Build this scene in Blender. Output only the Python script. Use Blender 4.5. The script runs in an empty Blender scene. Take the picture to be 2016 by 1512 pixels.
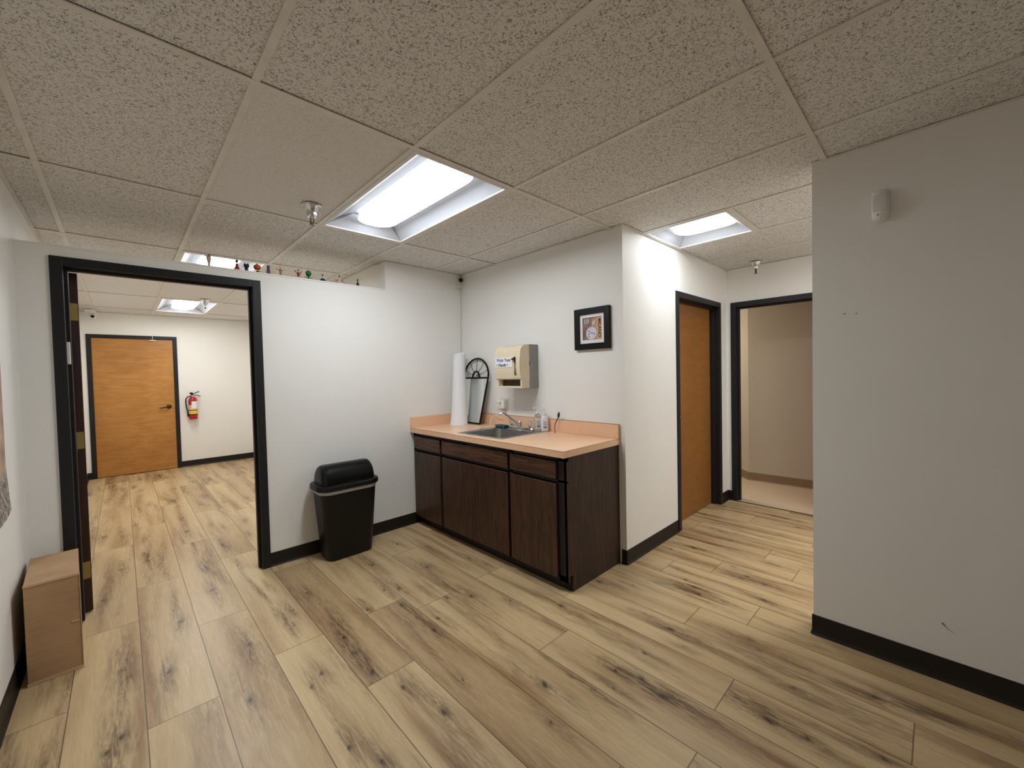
import bpy, bmesh, math, random
import numpy as np
from mathutils import Vector, Matrix
S = bpy.context.scene
COL = S.collection
PI = math.pi
random.seed(7)

# ---------------------------------------------------------------- camera, world, exposure
CAM = (-2.5336, -3.3546, 1.3665); YAW, PITCH, ROLL, FPX = .7638, -.0256, -.0227, 802.46
cd = bpy.data.cameras.new('camera'); cam = bpy.data.objects.new('camera', cd); COL.objects.link(cam)
cd.sensor_width = 36; cd.sensor_fit = 'HORIZONTAL'; cd.lens = FPX/2016*36; cd.clip_start = .02; cd.clip_end = 60
_f = Vector((math.sin(YAW)*math.cos(PITCH), math.cos(YAW)*math.cos(PITCH), math.sin(PITCH)))
_r = Vector((math.cos(YAW), -math.sin(YAW), 0)); _u = _r.cross(_f)
_r2 = math.cos(ROLL)*_r + math.sin(ROLL)*_u; _u2 = -math.sin(ROLL)*_r + math.cos(ROLL)*_u
_m = Matrix((( _r2.x, _u2.x, -_f.x, CAM[0]), (_r2.y, _u2.y, -_f.y, CAM[1]), (_r2.z, _u2.z, -_f.z, CAM[2]), (0, 0, 0, 1)))
cam.matrix_world = _m
S.camera = cam
S.view_settings.view_transform = 'Standard'; S.view_settings.look = 'None'
S.view_settings.exposure = 0.0; S.view_settings.gamma = 1.0; S.view_settings.use_curve_mapping = False
W = bpy.data.worlds.new('world'); S.world = W; W.use_nodes = True
W.node_tree.nodes['Background'].inputs[0].default_value = (.9, .92, 1, 1)
W.node_tree.nodes['Background'].inputs[1].default_value = 0.0
S.cycles.use_denoising = True
S.cycles.max_bounces = 10; S.cycles.diffuse_bounces = 7
LENS_STRENGTH = 29.5        # the four ceiling troffers
def area_lamp(name, loc, size, power, col=(1, .97, .92), rot=(0, 0, 0)):
    l = bpy.data.lights.new(name, 'AREA'); l.shape = 'RECTANGLE'; l.size, l.size_y = size; l.energy = power; l.color = col
    o = bpy.data.objects.new(name, l); o.location = loc; o.rotation_euler = rot; COL.objects.link(o); return o
# unseen area lamp, added to light the room past the end door
area_lamp('added_end_room_lamp', (2.45, -.62, 2.34), (.5, .5), 20, (1, .93, .84))

area_lamp('added_side_hall_lamp', (1.15, -3.75, 2.36), (.5, 1.1), 25, (1, .99, .97))   # added unseen lamp round the corner, brightens the hall walls
# ---------------------------------------------------------------- dimensions
H = 2.3745; GX, GY, G, SY = -2.1721, -1.7505, .6096, 1.2192
XL, XE, XC = -2.9225, -.0152, 2.010        # left wall, near right wall, hall end wall
YC, YH, YG = -1.8431, -2.9192, 4.926       # hall left wall, hall right wall, far room end wall
XR = -.8333; ZL = 2.131; YS = -4.9; T = .12
Mx = lambda i: GX+G*i
Ly = lambda j: GY+SY*j

# ---------------------------------------------------------------- materials
def srgb(r, g, b):
    f = lambda c: c/12.92 if c <= .04045 else ((c+.055)/1.055)**2.4
    return (f(r/255), f(g/255), f(b/255), 1)
class NT:
    def __init__(s, name):
        s.m = bpy.data.materials.new(name); s.m.use_nodes = True; s.t = s.m.node_tree; s.n = s.t.nodes
        s.b = s.n['Principled BSDF']
    def add(s, kind, **kw):
        n = s.n.new(kind)
        for k, v in kw.items():
            if k in ('operation', 'blend_type', 'data_type', 'attribute_name', 'feature', 'distance', 'wave_type', 'bands_direction', 'noise_dimensions', 'voronoi_dimensions', 'invert', 'interpolation_type', 'layer_name', 'use_clamp'): setattr(n, k, v)
            else: n.inputs[k].default_value = v
        return n
    def link(s, a, b): s.t.links.new(a, b)
    def math(s, op, a, b=None, c=None):
        n = s.n.new('ShaderNodeMath'); n.operation = op
        for i, v in enumerate((a, b, c)):
            if v is None: continue
            if hasattr(v, 'type') or hasattr(v, 'links'): s.link(v, n.inputs[i])
            else: n.inputs[i].default_value = v
        return n.outputs[0]
    def coords(s, scale=(1, 1, 1), kind='Object', rot=(0, 0, 0)):
        c = s.n.new('ShaderNodeTexCoord'); mp = s.n.new('ShaderNodeMapping')
        mp.inputs['Scale'].default_value = scale; mp.inputs['Rotation'].default_value = rot
        s.link(c.outputs[kind], mp.inputs[0]); return mp.outputs[0]
    def noise(s, vec, scale=5, detail=3, rough=.5, dist=0):
        n = s.n.new('ShaderNodeTexNoise'); n.inputs['Scale'].default_value = scale; n.inputs['Detail'].default_value = detail
        n.inputs['Roughness'].default_value = rough; n.inputs['Distortion'].default_value = dist
        if vec is not None: s.link(vec, n.inputs['Vector'])
        return n.outputs['Fac']
    def ramp(s, fac, stops):
        n = s.n.new('ShaderNodeValToRGB'); e = n.color_ramp.elements
        while len(e) < len(stops): e.new(.5)
        for el, (p, c) in zip(e, stops): el.position = p; el.color = c if len(c) == 4 else (*c, 1)
        s.link(fac, n.inputs[0]); return n.outputs[0]
    def mix(s, fac, a, b, mode='MIX'):
        n = s.n.new('ShaderNodeMix'); n.data_type = 'RGBA'; n.blend_type = mode
        for i, v in ((0, fac), (6, a), (7, b)):
            if hasattr(v, 'links'): s.link(v, n.inputs[i])
            else: n.inputs[i].default_value = v
        return n.outputs[2]
    def bump(s, h, strength=.2, dist=.01):
        n = s.n.new('ShaderNodeBump'); n.inputs['Strength'].default_value = strength; n.inputs['Distance'].default_value = dist
        s.link(h, n.inputs['Height']); s.link(n.outputs[0], s.b.inputs['Normal'])
    def base(s, v):
        if hasattr(v, 'links'): s.link(v, s.b.inputs['Base Color'])
        else: s.b.inputs['Base Color'].default_value = v
def plain(name, col, rough=.5, metal=0, spec=.5, var=.06, scale=12, **kw):
    t = NT(name); v = t.noise(t.coords(), scale, 3)
    c = Vector(col[:3])
    lo = tuple(c*(1-var))+(1,); hi = tuple(min(1, x) for x in c*(1+var))+(1,)
    t.base(t.ramp(v, [(.3, lo), (.7, hi)]))
    t.b.inputs['Roughness'].default_value = rough; t.b.inputs['Metallic'].default_value = metal
    t.b.inputs['Specular IOR Level'].default_value = spec
    for k, x in kw.items(): t.b.inputs[k.replace('_', ' ')].default_value = x
    return t.m
def paint(name, col, bump=.25):
    t = NT(name); co = t.coords()
    big = t.noise(co, 1.3, 3)
    c = Vector(col[:3])
    t.base(t.ramp(big, [(.3, tuple(c*.965)+(1,)), (.7, tuple(c)+(1,))]))
    t.bump(t.noise(co, 130, 3, .6), bump, .004)
    t.b.inputs['Roughness'].default_value = .55; t.b.inputs['Specular IOR Level'].default_value = .3
    return t.m
def wood(name, dark, light, rough=.45, axis='z', rings=14, coat=0):
    t = NT(name)
    sc = {'z': (22, 22, 1.1), 'x': (1.1, 22, 22), 'y': (22, 1.1, 22)}[axis]
    co = t.coords(sc)
    a = t.noise(co, 1.6, 5, .55, .6); fine = t.noise(co, 22, 3, .6)
    s_ = t.math('MULTIPLY', t.math('ADD', t.math('SINE', t.math('MULTIPLY', a, rings*2.2)), 1), .5)
    v = t.math('ADD', t.math('MULTIPLY', s_, .45), t.math('ADD', t.math('MULTIPLY', fine, .35), t.math('MULTIPLY', a, .25)))
    t.base(t.ramp(v, [(.25, dark), (.85, light)]))
    t.b.inputs['Roughness'].default_value = rough
    if coat: t.b.inputs['Coat Weight'].default_value = coat; t.b.inputs['Coat Roughness'].default_value = .25
    t.bump(v, .06, .002)
    return t.m
MAT = {}
MAT['wall'] = paint('wall_paint', (.86, .86, .84))
MAT['wall_far'] = paint('far_room_paint', (.88, .87, .83))
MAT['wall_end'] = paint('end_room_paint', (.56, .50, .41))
MAT['frame'] = plain('black_frame_paint', srgb(34, 34, 36), .45, spec=.28)
MAT['base'] = plain('dark_vinyl', srgb(31, 26, 23), .5, spec=.35)
MAT['base_tan'] = plain('tan_vinyl', srgb(140, 118, 92), .5)
MAT['white_metal'] = plain('white_metal', (.72, .71, .68), .4)
MAT['tbar'] = plain('tbar_paint', (.72, .70, .66), .45)
MAT['white'] = plain('white_plastic', (.8, .8, .79), .35)
MAT['almond'] = plain('almond_plastic', srgb(226, 213, 184), .42, var=.03)
MAT['ivory'] = plain('ivory_plastic', srgb(222, 214, 190), .4, var=.02)
MAT['black'] = plain('black_plastic', (.004, .004, .0045), .4, spec=.35)
MAT['black_gloss'] = plain('black_lens', (.006, .006, .01), .12)
MAT['black_frame'] = plain('black_lacquer', (.004, .004, .004), .4, spec=.25)
MAT['grey'] = plain('grey_enamel', srgb(140, 142, 142), .42)
MAT['dark_slot'] = plain('dark_interior', (.05, .035, .025), .7)
MAT['chrome'] = plain('chrome', (.72, .72, .73), .12, 1, var=.02)
MAT['brass'] = plain('antique_brass', srgb(168, 150, 96), .4, .8)
MAT['bronze'] = plain('dark_bronze', srgb(70, 52, 34), .35, .85)
MAT['red'] = plain('red_enamel', srgb(176, 24, 32), .25)
MAT['yellow'] = plain('yellow_label', srgb(232, 205, 60), .5)
MAT['paper'] = plain('white_paper', (.84, .84, .85), .7, var=.02)
MAT['ink'] = plain('black_ink', (.02, .02, .025), .6)
MAT['blue_ink'] = plain('blue_ink', srgb(62, 110, 214), .6)
MAT['green_ink'] = plain('green_ink', srgb(120, 160, 110), .6)
MAT['teal'] = plain('teal_plastic', srgb(20, 78, 92), .3)
MAT['clear'] = plain('clear_plastic', (.9, .9, .95), .08, var=.01, Transmission_Weight=.85, IOR=1.35)
MAT['acrylic'] = plain('acrylic', (.9, .9, .9), .05, var=.01, Transmission_Weight=.8, IOR=1.45)
MAT['mirror'] = plain('mirror_glass', (.82, .86, .84), .02, 1, var=.01)
MAT['grey_band'] = plain('grey_bag', srgb(176, 176, 174), .4)
MAT['vinyl_floor'] = plain('beige_sheet_floor', srgb(208, 186, 158), .35, scale=40)
MAT['walnut_v'] = wood('dark_walnut_vertical', srgb(38, 23, 15), srgb(84, 53, 35), .42, 'z')
MAT['walnut_h'] = wood('dark_walnut_horizontal', srgb(40, 24, 16), srgb(98, 62, 40), .42, 'y')
MAT['kick'] = plain('toe_kick', srgb(22, 15, 12), .6)
MAT['leaf_edge'] = wood('dark_door_edge', srgb(38, 16, 12), srgb(58, 26, 18), .4, 'z')
def birch(name, dark, mid, light):
    t = NT(name); co = t.coords((1.8, 1.8, 9)); a = t.noise(co, 2.4, 6, .6, .6); b = t.noise(t.coords((1, 1, .5)), 1.6, 2)
    fine = t.noise(t.coords((30, 30, 2)), 8, 2)
    v = t.math('ADD', t.math('MULTIPLY', a, .45), t.math('ADD', t.math('MULTIPLY', b, .45), t.math('MULTIPLY', fine, .12)))
    t.base(t.ramp(v, [(.34, dark), (.52, mid), (.70, light)])); t.b.inputs['Roughness'].default_value = .42; return t.m
MAT['birch'] = birch('stained_birch', srgb(158, 104, 44), srgb(184, 128, 62), srgb(204, 150, 84))
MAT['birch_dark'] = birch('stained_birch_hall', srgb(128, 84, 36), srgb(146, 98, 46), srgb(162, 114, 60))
def laminate():
    t = NT('peach_laminate'); co = t.coords(); a = t.noise(co, 260, 2, .6); b = t.noise(co, 3, 2)
    v = t.math('ADD', t.math('MULTIPLY', a, .8), t.math('MULTIPLY', b, .2))
    t.base(t.ramp(v, [(.35, srgb(226, 180, 144)), (.65, srgb(244, 206, 172))])); t.b.inputs['Roughness'].default_value = .3; return t.m
MAT['laminate'] = laminate()
def steel():
    t = NT('brushed_steel'); a = t.noise(t.coords((3, 80, 80)), 3, 3)
    t.base(t.ramp(a, [(.3, (.40, .40, .40, 1)), (.7, (.56, .56, .55, 1))])); t.b.inputs['Metallic'].default_value = 1; t.b.inputs['Roughness'].default_value = .3; return t.m
MAT['steel'] = steel()
def cardboard():
    t = NT('cardboard'); a = t.noise(t.coords((2, 2, 60)), 3, 3); b = t.noise(t.coords(), 5, 3)
    v = t.math('ADD', t.math('MULTIPLY', a, .4), t.math('MULTIPLY', b, .6))
    t.base(t.ramp(v, [(.3, srgb(160, 126, 92)), (.7, srgb(188, 154, 118))])); t.b.inputs['Roughness'].default_value = .8; return t.m
MAT['cardboard'] = cardboard()
def tile(name, coarse):
    t = NT(name); co = t.coords()
    wn = t.n.new('ShaderNodeTexNoise'); wn.inputs['Scale'].default_value = 26; wn.inputs['Detail'].default_value = 3; t.link(co, wn.inputs['Vector'])
    # warped coordinates give short worm-like fissures
    va = t.n.new('ShaderNodeVectorMath'); va.operation = 'MULTIPLY_ADD'
    t.link(wn.outputs['Color'], va.inputs[0]); va.inputs[1].default_value = (.06,)*3; t.link(co, va.inputs[2])
    n1 = t.n.new('ShaderNodeTexNoise'); n1.inputs['Scale'].default_value = 88 if coarse else 130; n1.inputs['Detail'].default_value = 2; n1.inputs['Roughness'].default_value = .55
    t.link(va.outputs[0], n1.inputs['Vector'])
    f1 = n1.outputs['Fac']
    line = t.math('ABSOLUTE', t.math('SUBTRACT', f1, .5))                 # thin contour lines
    mask = t.noise(co, 115 if coarse else 170, 1, .5)
    mr = t.n.new('ShaderNodeMapRange'); mr.inputs['From Min'].default_value = .022; mr.inputs['From Max'].default_value = .045
    mr.inputs['To Min'].default_value = 1; mr.inputs['To Max'].default_value = 0; t.link(line, mr.inputs['Value'])
    mk = t.n.new('ShaderNodeMapRange'); mk.inputs['From Min'].default_value = .47; mk.inputs['From Max'].default_value = .54; t.link(mask, mk.inputs['Value'])
    vo = t.n.new('ShaderNodeTexVoronoi'); vo.inputs['Scale'].default_value = 92; t.link(va.outputs[0], vo.inputs['Vector'])
    dot = t.n.new('ShaderNodeMapRange'); dot.inputs['From Min'].default_value = .16; dot.inputs['From Max'].default_value = .25
    dot.inputs['To Min'].default_value = 1; dot.inputs['To Max'].default_value = 0; t.link(vo.outputs['Distance'], dot.inputs['Value'])
    fiss = t.math('MULTIPLY', mr.outputs[0], mk.outputs[0])
    d = t.math('MAXIMUM', fiss, t.math('MULTIPLY', dot.outputs[0], .8 if coarse else .35))
    d = t.math('MULTIPLY', d, .80 if coarse else .34)
    grain = t.noise(co, 300, 2)
    basec = t.ramp(grain, [(.3, (.72, .72, .70, 1)), (.7, (.82, .82, .80, 1))])
    t.base(t.mix(d, basec, (.13, .105, .085, 1)))
    t.b.inputs['Roughness'].default_value = .9; t.b.inputs['Specular IOR Level'].default_value = .1
    t.bump(t.math('SUBTRACT', 1, d), .3, .004)
    return t.m
MAT['tile_coarse'] = tile('fissured_tile', True); MAT['tile_fine'] = tile('fine_fissured_tile', False)
def emis(name, col, st):
    t = NT(name); t.b.inputs['Emission Color'].default_value = col; t.b.inputs['Emission Strength'].default_value = st; t.base((.8, .8, .8, 1)); return t.m
MAT['lens'] = emis('lamp_lens', (.93, .97, 1, 1), LENS_STRENGTH)
MAT['lens_rim'] = emis('lamp_lens_rim', (.90, .95, 1, 1), 2.0)
MAT['lens_hall'] = emis('hall_lamp_lens', (.95, .98, 1, 1), LENS_STRENGTH*.8)
MAT['lens_far'] = emis('far_lamp_lens', (.97, .97, .96, 1), LENS_STRENGTH*.9)
MAT['reflector'] = plain('reflector_enamel', (.54, .57, .63), .5, var=.01)
def camo():
    t = NT('poster_print'); co = t.coords(); a = t.noise(co, 9, 2); b = t.noise(co, 35, 3)
    g = t.ramp(b, [(.4, srgb(92, 86, 84)), (.47, srgb(160, 152, 140)), (.53, srgb(112, 92, 88)), (.6, srgb(186, 186, 178))])
    n = t.n.new('ShaderNodeSeparateXYZ'); t.link(t.coords(), n.inputs[0])
    mr = t.n.new('ShaderNodeMapRange'); mr.inputs['From Min'].default_value = .95; mr.inputs['From Max'].default_value = 1.0
    t.link(n.outputs['Z'], mr.inputs['Value'])
    tan = t.ramp(a, [(.35, srgb(150, 120, 104)), (.65, srgb(196, 172, 150))])
    t.base(t.mix(mr.outputs[0], g, tan)); t.b.inputs['Roughness'].default_value = .5; return t.m
MAT['poster'] = camo()

# ---------------------------------------------------------------- mesh builder
class MB:
    def __init__(s): s.bm = bmesh.new()
    def _tf(s, vs, M):
        if M is not None: bmesh.ops.transform(s.bm, matrix=M, verts=vs)
    def box(s, x0, y0, z0, x1, y1, z1, bev=0, seg=2, M=None):
        r = bmesh.ops.create_cube(s.bm, size=1); vs = r['verts']
        bmesh.ops.scale(s.bm, vec=(abs(x1-x0), abs(y1-y0), abs(z1-z0)), verts=vs)
        bmesh.ops.translate(s.bm, vec=((x0+x1)/2, (y0+y1)/2, (z0+z1)/2), verts=vs)
        if bev:
            es = list({e for v in vs for e in v.link_edges})
            rr = bmesh.ops.bevel(s.bm, geom=es, offset=bev, segments=seg, affect='EDGES', profile=.5)
            vs = list({v for f in rr['faces'] for v in f.verts} | {v for v in vs if v.is_valid})
        s._tf(vs, M); return s
    def lathe(s, prof, n=24, M=None, closed=False, sx=1, sy=1):
        rings = []
        for r, z in prof:
            if r < 1e-6: rings.append([s.bm.verts.new((0, 0, z))])
            else: rings.append([s.bm.verts.new((r*math.cos(2*PI*k/n)*sx, r*math.sin(2*PI*k/n)*sy, z)) for k in range(n)])
        for a, b in zip(rings, rings[1:]):
            for k in range(n):
                k2 = (k+1) % n
                if len(a) == 1 and len(b) == 1: continue
                if len(a) == 1: s.bm.faces.new((a[0], b[k], b[k2]))
                elif len(b) == 1: s.bm.faces.new((a[k], b[0], a[k2]))
                else: s.bm.faces.new((a[k], b[k], b[k2], a[k2]))
        if closed:
            for rg in (rings[0], rings[-1]):
                if len(rg) > 2: s.bm.faces.new(rg)
        s._tf([v for r in rings for v in r], M); return s
    def loft(s, loops, cap=True):
        R = [[s.bm.verts.new(p) for p in L] for L in loops]; n = len(R[0])
        for a, b in zip(R, R[1:]):
            for k in range(n): s.bm.faces.new((a[k], a[(k+1) % n], b[(k+1) % n], b[k]))
        if cap: s.bm.faces.new(R[0][::-1]); s.bm.faces.new(R[-1])
        return s
    def tube(s, pts, r, n=8, cap=True):
        pts = [Vector(p) for p in pts]; loops = []
        rr = r if isinstance(r, (list, tuple)) else [r]*len(pts)
        up = Vector((0, 0, 1)); prev = None
        for i, p in enumerate(pts):
            d = (pts[min(i+1, len(pts)-1)]-pts[max(i-1, 0)]).normalized()
            if prev is None:
                a = d.cross(up)
                if a.length < .1: a = d.cross(Vector((1, 0, 0)))
            else: a = prev-d*prev.dot(d)
            a.normalize(); b = d.cross(a); prev = a
            loops.append([p+rr[i]*(math.cos(2*PI*k/n)*a+math.sin(2*PI*k/n)*b) for k in range(n)])
        return s.loft(loops, cap)
    def prism(s, poly, d, axis='x'):
        """poly of 2-D points extruded along axis between d[0] and d[1]"""
        f = {'x': lambda a, b, t: (t, a, b), 'y': lambda a, b, t: (a, t, b), 'z': lambda a, b, t: (a, b, t)}[axis]
        return s.loft([[f(a, b, d[0]) for a, b in poly], [f(a, b, d[1]) for a, b in poly]])
    def sphere(s, c, r, sc=(1, 1, 1), n=16):
        q = bmesh.ops.create_uvsphere(s.bm, u_segments=n, v_segments=n//2+2, radius=r)['verts']
        bmesh.ops.scale(s.bm, vec=sc, verts=q); bmesh.ops.translate(s.bm, vec=c, verts=q); return s
    def build(s, name, mat, parent=None, smooth=False, mats=None):
        bmesh.ops.recalc_face_normals(s.bm, faces=s.bm.faces)
        me = bpy.data.meshes.new(name); s.bm.to_mesh(me); s.bm.free()
        o = bpy.data.objects.new(name, me); COL.objects.link(o)
        for m in (mats or [mat]): me.materials.append(MAT[m] if isinstance(m, str) else m)
        if smooth:
            me.polygons.foreach_set('use_smooth', [True]*len(me.polygons))
            try: me.set_sharp_from_angle(angle=math.radians(40))
            except Exception: pass
        if parent is not None:
            o.parent = parent
            o.matrix_parent_inverse = parent.matrix_world.inverted() if False else Matrix.Translation(-parent.location) if parent.parent is None else Matrix()
        return o
def tag(o, label, cat, group=None):
    o['label'] = label; o['category'] = cat
    if group: o['group'] = group
    return o
def thing(name, label, cat, loc=(0, 0, 0), group=None):
    o = bpy.data.objects.new(name, None); o.location = loc; o.empty_display_size = .05; COL.objects.link(o)
    return tag(o, label, cat, group)
def struct(o): o['kind'] = 'structure'; return o
def part(o, parent):
    """attach a world-space mesh under a thing whose origin is an un-rotated Empty, or under a part"""
    o.parent = parent
    L = Vector((0, 0, 0)); p = parent
    while p is not None: L += Vector(p.location); p = p.parent
    # mesh vertices are in world space; shift the data so that the child's local origin is the parent's
    if o.type == 'MESH': o.data.transform(Matrix.Translation(-L))
    o.matrix_parent_inverse = Matrix(); return o
def P(mb, name, mat, parent, smooth=False, label=None):
    o = mb.build(name, mat, None, smooth); part(o, parent)
    if label: o['label'] = label
    return o
def text_obj(body, size, name, mat, M, ext=.0004, align='CENTER'):
    c = bpy.data.curves.new(name, 'FONT'); c.body = body; c.size = size; c.extrude = ext; c.offset = size*.018; c.align_x = align; c.align_y = 'CENTER'
    t = bpy.data.objects.new('tmp', c); COL.objects.link(t)
    dg = bpy.context.evaluated_depsgraph_get(); me = bpy.data.meshes.new_from_object(t.evaluated_get(dg))
    bpy.data.objects.remove(t); me.transform(M); me.materials.clear(); me.materials.append(MAT[mat])
    o = bpy.data.objects.new(name, me); COL.objects.link(o); return o

# ---------------------------------------------------------------- walls
def wall(name, boxes, mat='wall'):
    m = MB()
    for b in boxes: m.box(*b)
    return struct(m.build(name, mat))
# doorway 1 in the back wall
D1 = (-2.797, -1.793, 2.069)
wall('wall_back', [(XL, 0, 0, D1[0]+.03, T, ZL), (D1[0]+.03, 0, D1[2]-.03, D1[1]-.03, T, ZL), (D1[1]-.03, 0, 0, XR, T, ZL), (XR, 0, 0, 0, T, H)])
wall('wall_left', [(XL-T, YS, 0, XL, YG+T, H)])
wall('wall_sink', [(0, YC, 0, T, T, H)])
D3 = (.820, 1.823, 2.026)     # hall closet door
wall('wall_hall_left', [(T, YC, 0, D3[0]+.03, YC+T, H), (D3[0]+.03, YC, D3[2]-.03, D3[1]-.03, YC+T, H), (D3[1]-.03, YC, 0, XC, YC+T, H)])
bpy.data.objects['wall_sink'].data.update()
D4 = (-2.83, -1.883, 2.038)   # hall end doorway (y range)
wall('wall_hall_end', [(XC, D4[1]-.03, 0, XC+T, YC+T, H), (XC, D4[0]+.03, D4[2]-.03, XC+T, D4[1]-.03, H), (XC, YS-T, 0, XC+T, D4[0]+.03, H)])
wall('wall_right', [(XE, YS, 0, XE+T, YH, H)])
wall('wall_hall_right', [(XE+T, YS-T, 0, XC, YS, H)])
D2 = (-2.876, -1.884, 2.060)  # far room door
wall('wall_far_end', [(XL, YG, 0, D2[0]+.03, YG+T, H), (D2[0]+.03, YG, D2[2]-.03, D2[1]-.03, YG+T, H), (D2[1]-.03, YG, 0, XR+T, YG+T, H)], 'wall_far')
wall('wall_far_right', [(XR, T, 0, XR+T, YG, H)], 'wall_far')
wall('wall_south', [(XL, YS-T, 0, XE, YS, H)])
# room past the end door
EC = Vector((2.965, -1.765)); EA = Vector((3.40, -1.28)); EB = Vector((3.05, -3.6))
def slab(a, b, z0, z1, th, mbx):
    d = (b-a).normalized(); n = Vector((-d.y, d.x))*th
    mbx.prism([(a.x, a.y), (b.x, b.y), (b.x+n.x, b.y+n.y), (a.x+n.x, a.y+n.y)], (z0, z1), 'z')
m = MB(); m.prism([(EA.x, EA.y), (EC.x, EC.y), (EB.x, EB.y), (EB.x+.5, EB.y), (EA.x+.5, EA.y)], (0, H), 'z')
struct(m.build('wall_end_room_far', 'wall_end'))
m = MB(); m.box(XC+T, -.2, 0, 3.9, -.08, H); m.box(3.78, -1.4, 0, 3.9, -.2, H); m.box(XC+T, -3.72, 0, 3.6, -3.6, H); m.box(XC+T, YC+T, 0, XC+T+.02, -.2, H)
m.box(XC+T, -3.6, 0, XC+T+.02, D4[0]-.1, H)
struct(m.build('wall_end_room_side', 'wall_end'))
# small drywall cap on the partition
m = MB(); m.box(XL, -.004, ZL-.012, XR, T+.004, ZL, .002, 1); struct(m.build('trim_ledge', 'wall'))
# scuffs and nail holes on the near right wall
def mark(name, y, z, w, h, rot=0, mat='ink'):
    m = MB(); m.box(-w/2, -h/2, -.0006, w/2, h/2, .0006)
    bmesh.ops.transform(m.bm, matrix=Matrix.Translation((XE-.0005, y, z)) @ Matrix.Rotation(rot, 4, 'X') @ Matrix(((0, 0, 1, 0), (1, 0, 0, 0), (0, 1, 0, 0), (0, 0, 0, 1))), verts=m.bm.verts)
    return m
MAT['scuff'] = plain('scuff', srgb(110, 96, 82), .7)
tag(mark('s', -3.046, 1.617, .012, .003, .2).build('nail_hole', 'scuff'), 'small chipped nail hole, further left of two on the right wall', 'nail hole')
tag(mark('s', -3.089, 1.614, .006, .004).build('nail_hole', 'scuff'), 'tiny nail hole, further right of two on the right wall', 'nail hole')
m = MB(); m.tube([(XE-.0005, -3.372, .251), (XE-.001, -3.385, .236), (XE-.0005, -3.410, .218)], [.003, .0012, .0006], 6)
tag(m.build('wall_scratch', 'scuff'), 'short diagonal scratch low on the right wall above the baseboard', 'scratch')

# ---------------------------------------------------------------- baseboards (cove vinyl)
def baseb(name, segs, mat='base', h=.10):
    m = MB()
    for (a, b, n) in segs:                       # a->b on the wall, n = outward normal
        a = Vector(a); b = Vector(b); n = Vector(n)
        prof = [(0, 0), (.014, 0), (.011, .004), (.006, .012), (.004, .03), (.004, h-.003), (.002, h), (0, h)]
        L = [[(p.x+n.x*o, p.y+n.y*o, z) for o, z in prof] for p in (a, b)]
        m.loft(L)
    return struct(m.build(name, mat))
baseb('baseboard_back', [((XL, 0), (D1[0], 0), (0, -1)), ((D1[1], 0), (-.552, 0), (0, -1))])
baseb('baseboard_left', [((XL, YS), (XL, -.006), (1, 0)), ((XL, T), (XL, YG), (1, 0))])
baseb('baseboard_sink', [((0, YC-.006), (0, -1.805), (-1, 0))])
baseb('baseboard_hall_left', [((-.006, YC), (D3[0], YC), (0, -1)), ((D3[1], YC), (XC, YC), (0, -1))])
baseb('baseboard_hall_end', [((XC, YC), (XC, D4[1]), (-1, 0))])
baseb('baseboard_right', [((XE, YS), (XE, YH+.006), (-1, 0)), ((XE-.006, YH), (XE+T+.006, YH), (0, 1)), ((XE+T, YH), (XE+T, YS), (1, 0))])
baseb('baseboard_far_end', [((XL, YG), (D2[0], YG), (0, -1)), ((D2[1], YG), (XR, YG), (0, -1))], h=.095)
baseb('baseboard_far_right', [((XR, T), (XR, YG), (-1, 0))])
dA = (EA-EC).normalized(); nA = Vector((-dA.y, dA.x)); dB = (EB-EC).normalized(); nB = Vector((dB.y, -dB.x))
baseb('baseboard_end_room', [(EC[:], EA[:], nA[:]), (EC[:], EB[:], nB[:])], 'base_tan', .10)

# ---------------------------------------------------------------- floor (planks with knots)
SEAM = [-2.978, -2.741, -2.506, -2.271, -2.035, -1.800, -1.563, -1.329, -1.095, -.864, -.632, -.397, -.175, .060, .282, .505, .735, .965, 1.195, 1.425, 1.655, 1.885, 2.115]
JOINT = {2: -1.21, 3: -.51, 4: -1.09, 5: -1.62, 6: -1.086, 7: -1.25, 8: -2.003, 9: -1.225, 10: -1.783, 11: -2.415, 12: -2.657, 13: -2.056, 14: -2.305, 1: -.19, 0: -.85, 15: -1.2, 16: -2.5, 17: -1.9, 18: -2.7, 19: -2.2, 20: -1.6, 21: -2.4}
def gpt(u, v):                                   # pixel of the photograph -> point of the floor (measuring aid)
    d = _f + (u-1008)/FPX*_r2 - (v-756)/FPX*_u2; t = -CAM[2]/d.z; return CAM[0]+t*d.x, CAM[1]+t*d.y
KN = []
def kn(ox, oy, sc, L):
    for a, b, s in L: x, y = gpt(ox+a/sc, oy+b/sc); KN.append((x, y, s))
kn(100, 1050, 2.88, [(300,380,.02),(400,205,.018),(555,130,.016),(885,190,.018),(400,780,.02),(680,780,.022),(740,500,.022),(1125,630,.02),(1130,945,.022),(1325,488,.014),(1360,545,.008),(1535,795,.015),(1480,872,.011),(1375,438,.011),(1700,1210,.014),(1875,1300,.014),(920,320,.022),(1720,680,.024),(1820,790,.024),(1240,297,.008),(975,62,.014),(1060,180,.013),(410,1150,.018),(310,1250,.016),(1450,340,.016),(1665,590,.018)])
kn(700, 1050, 2.88, [(240,60,.015),(100,180,.016),(245,315,.018),(160,322,.012),(75,430,.018),(265,405,.02),(440,550,.018),(350,480,.014),(465,483,.016),(520,365,.018),(660,355,.022),(410,190,.022),(270,875,.012),(505,1015,.026),(1100,1075,.015),(605,832,.008),(1070,860,.028),(1345,885,.015),(1465,880,.009),(1750,920,.026),(1165,410,.018),(1380,275,.016),(1570,293,.007),(875,380,.008),(935,390,.009),(1640,680,.014),(1790,545,.02),(1950,345,.015),(1870,262,.012),(1920,305,.014),(640,140,.014),(745,180,.01),(1920,85,.016),(1790,90,.012),(1860,640,.008)])
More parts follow.
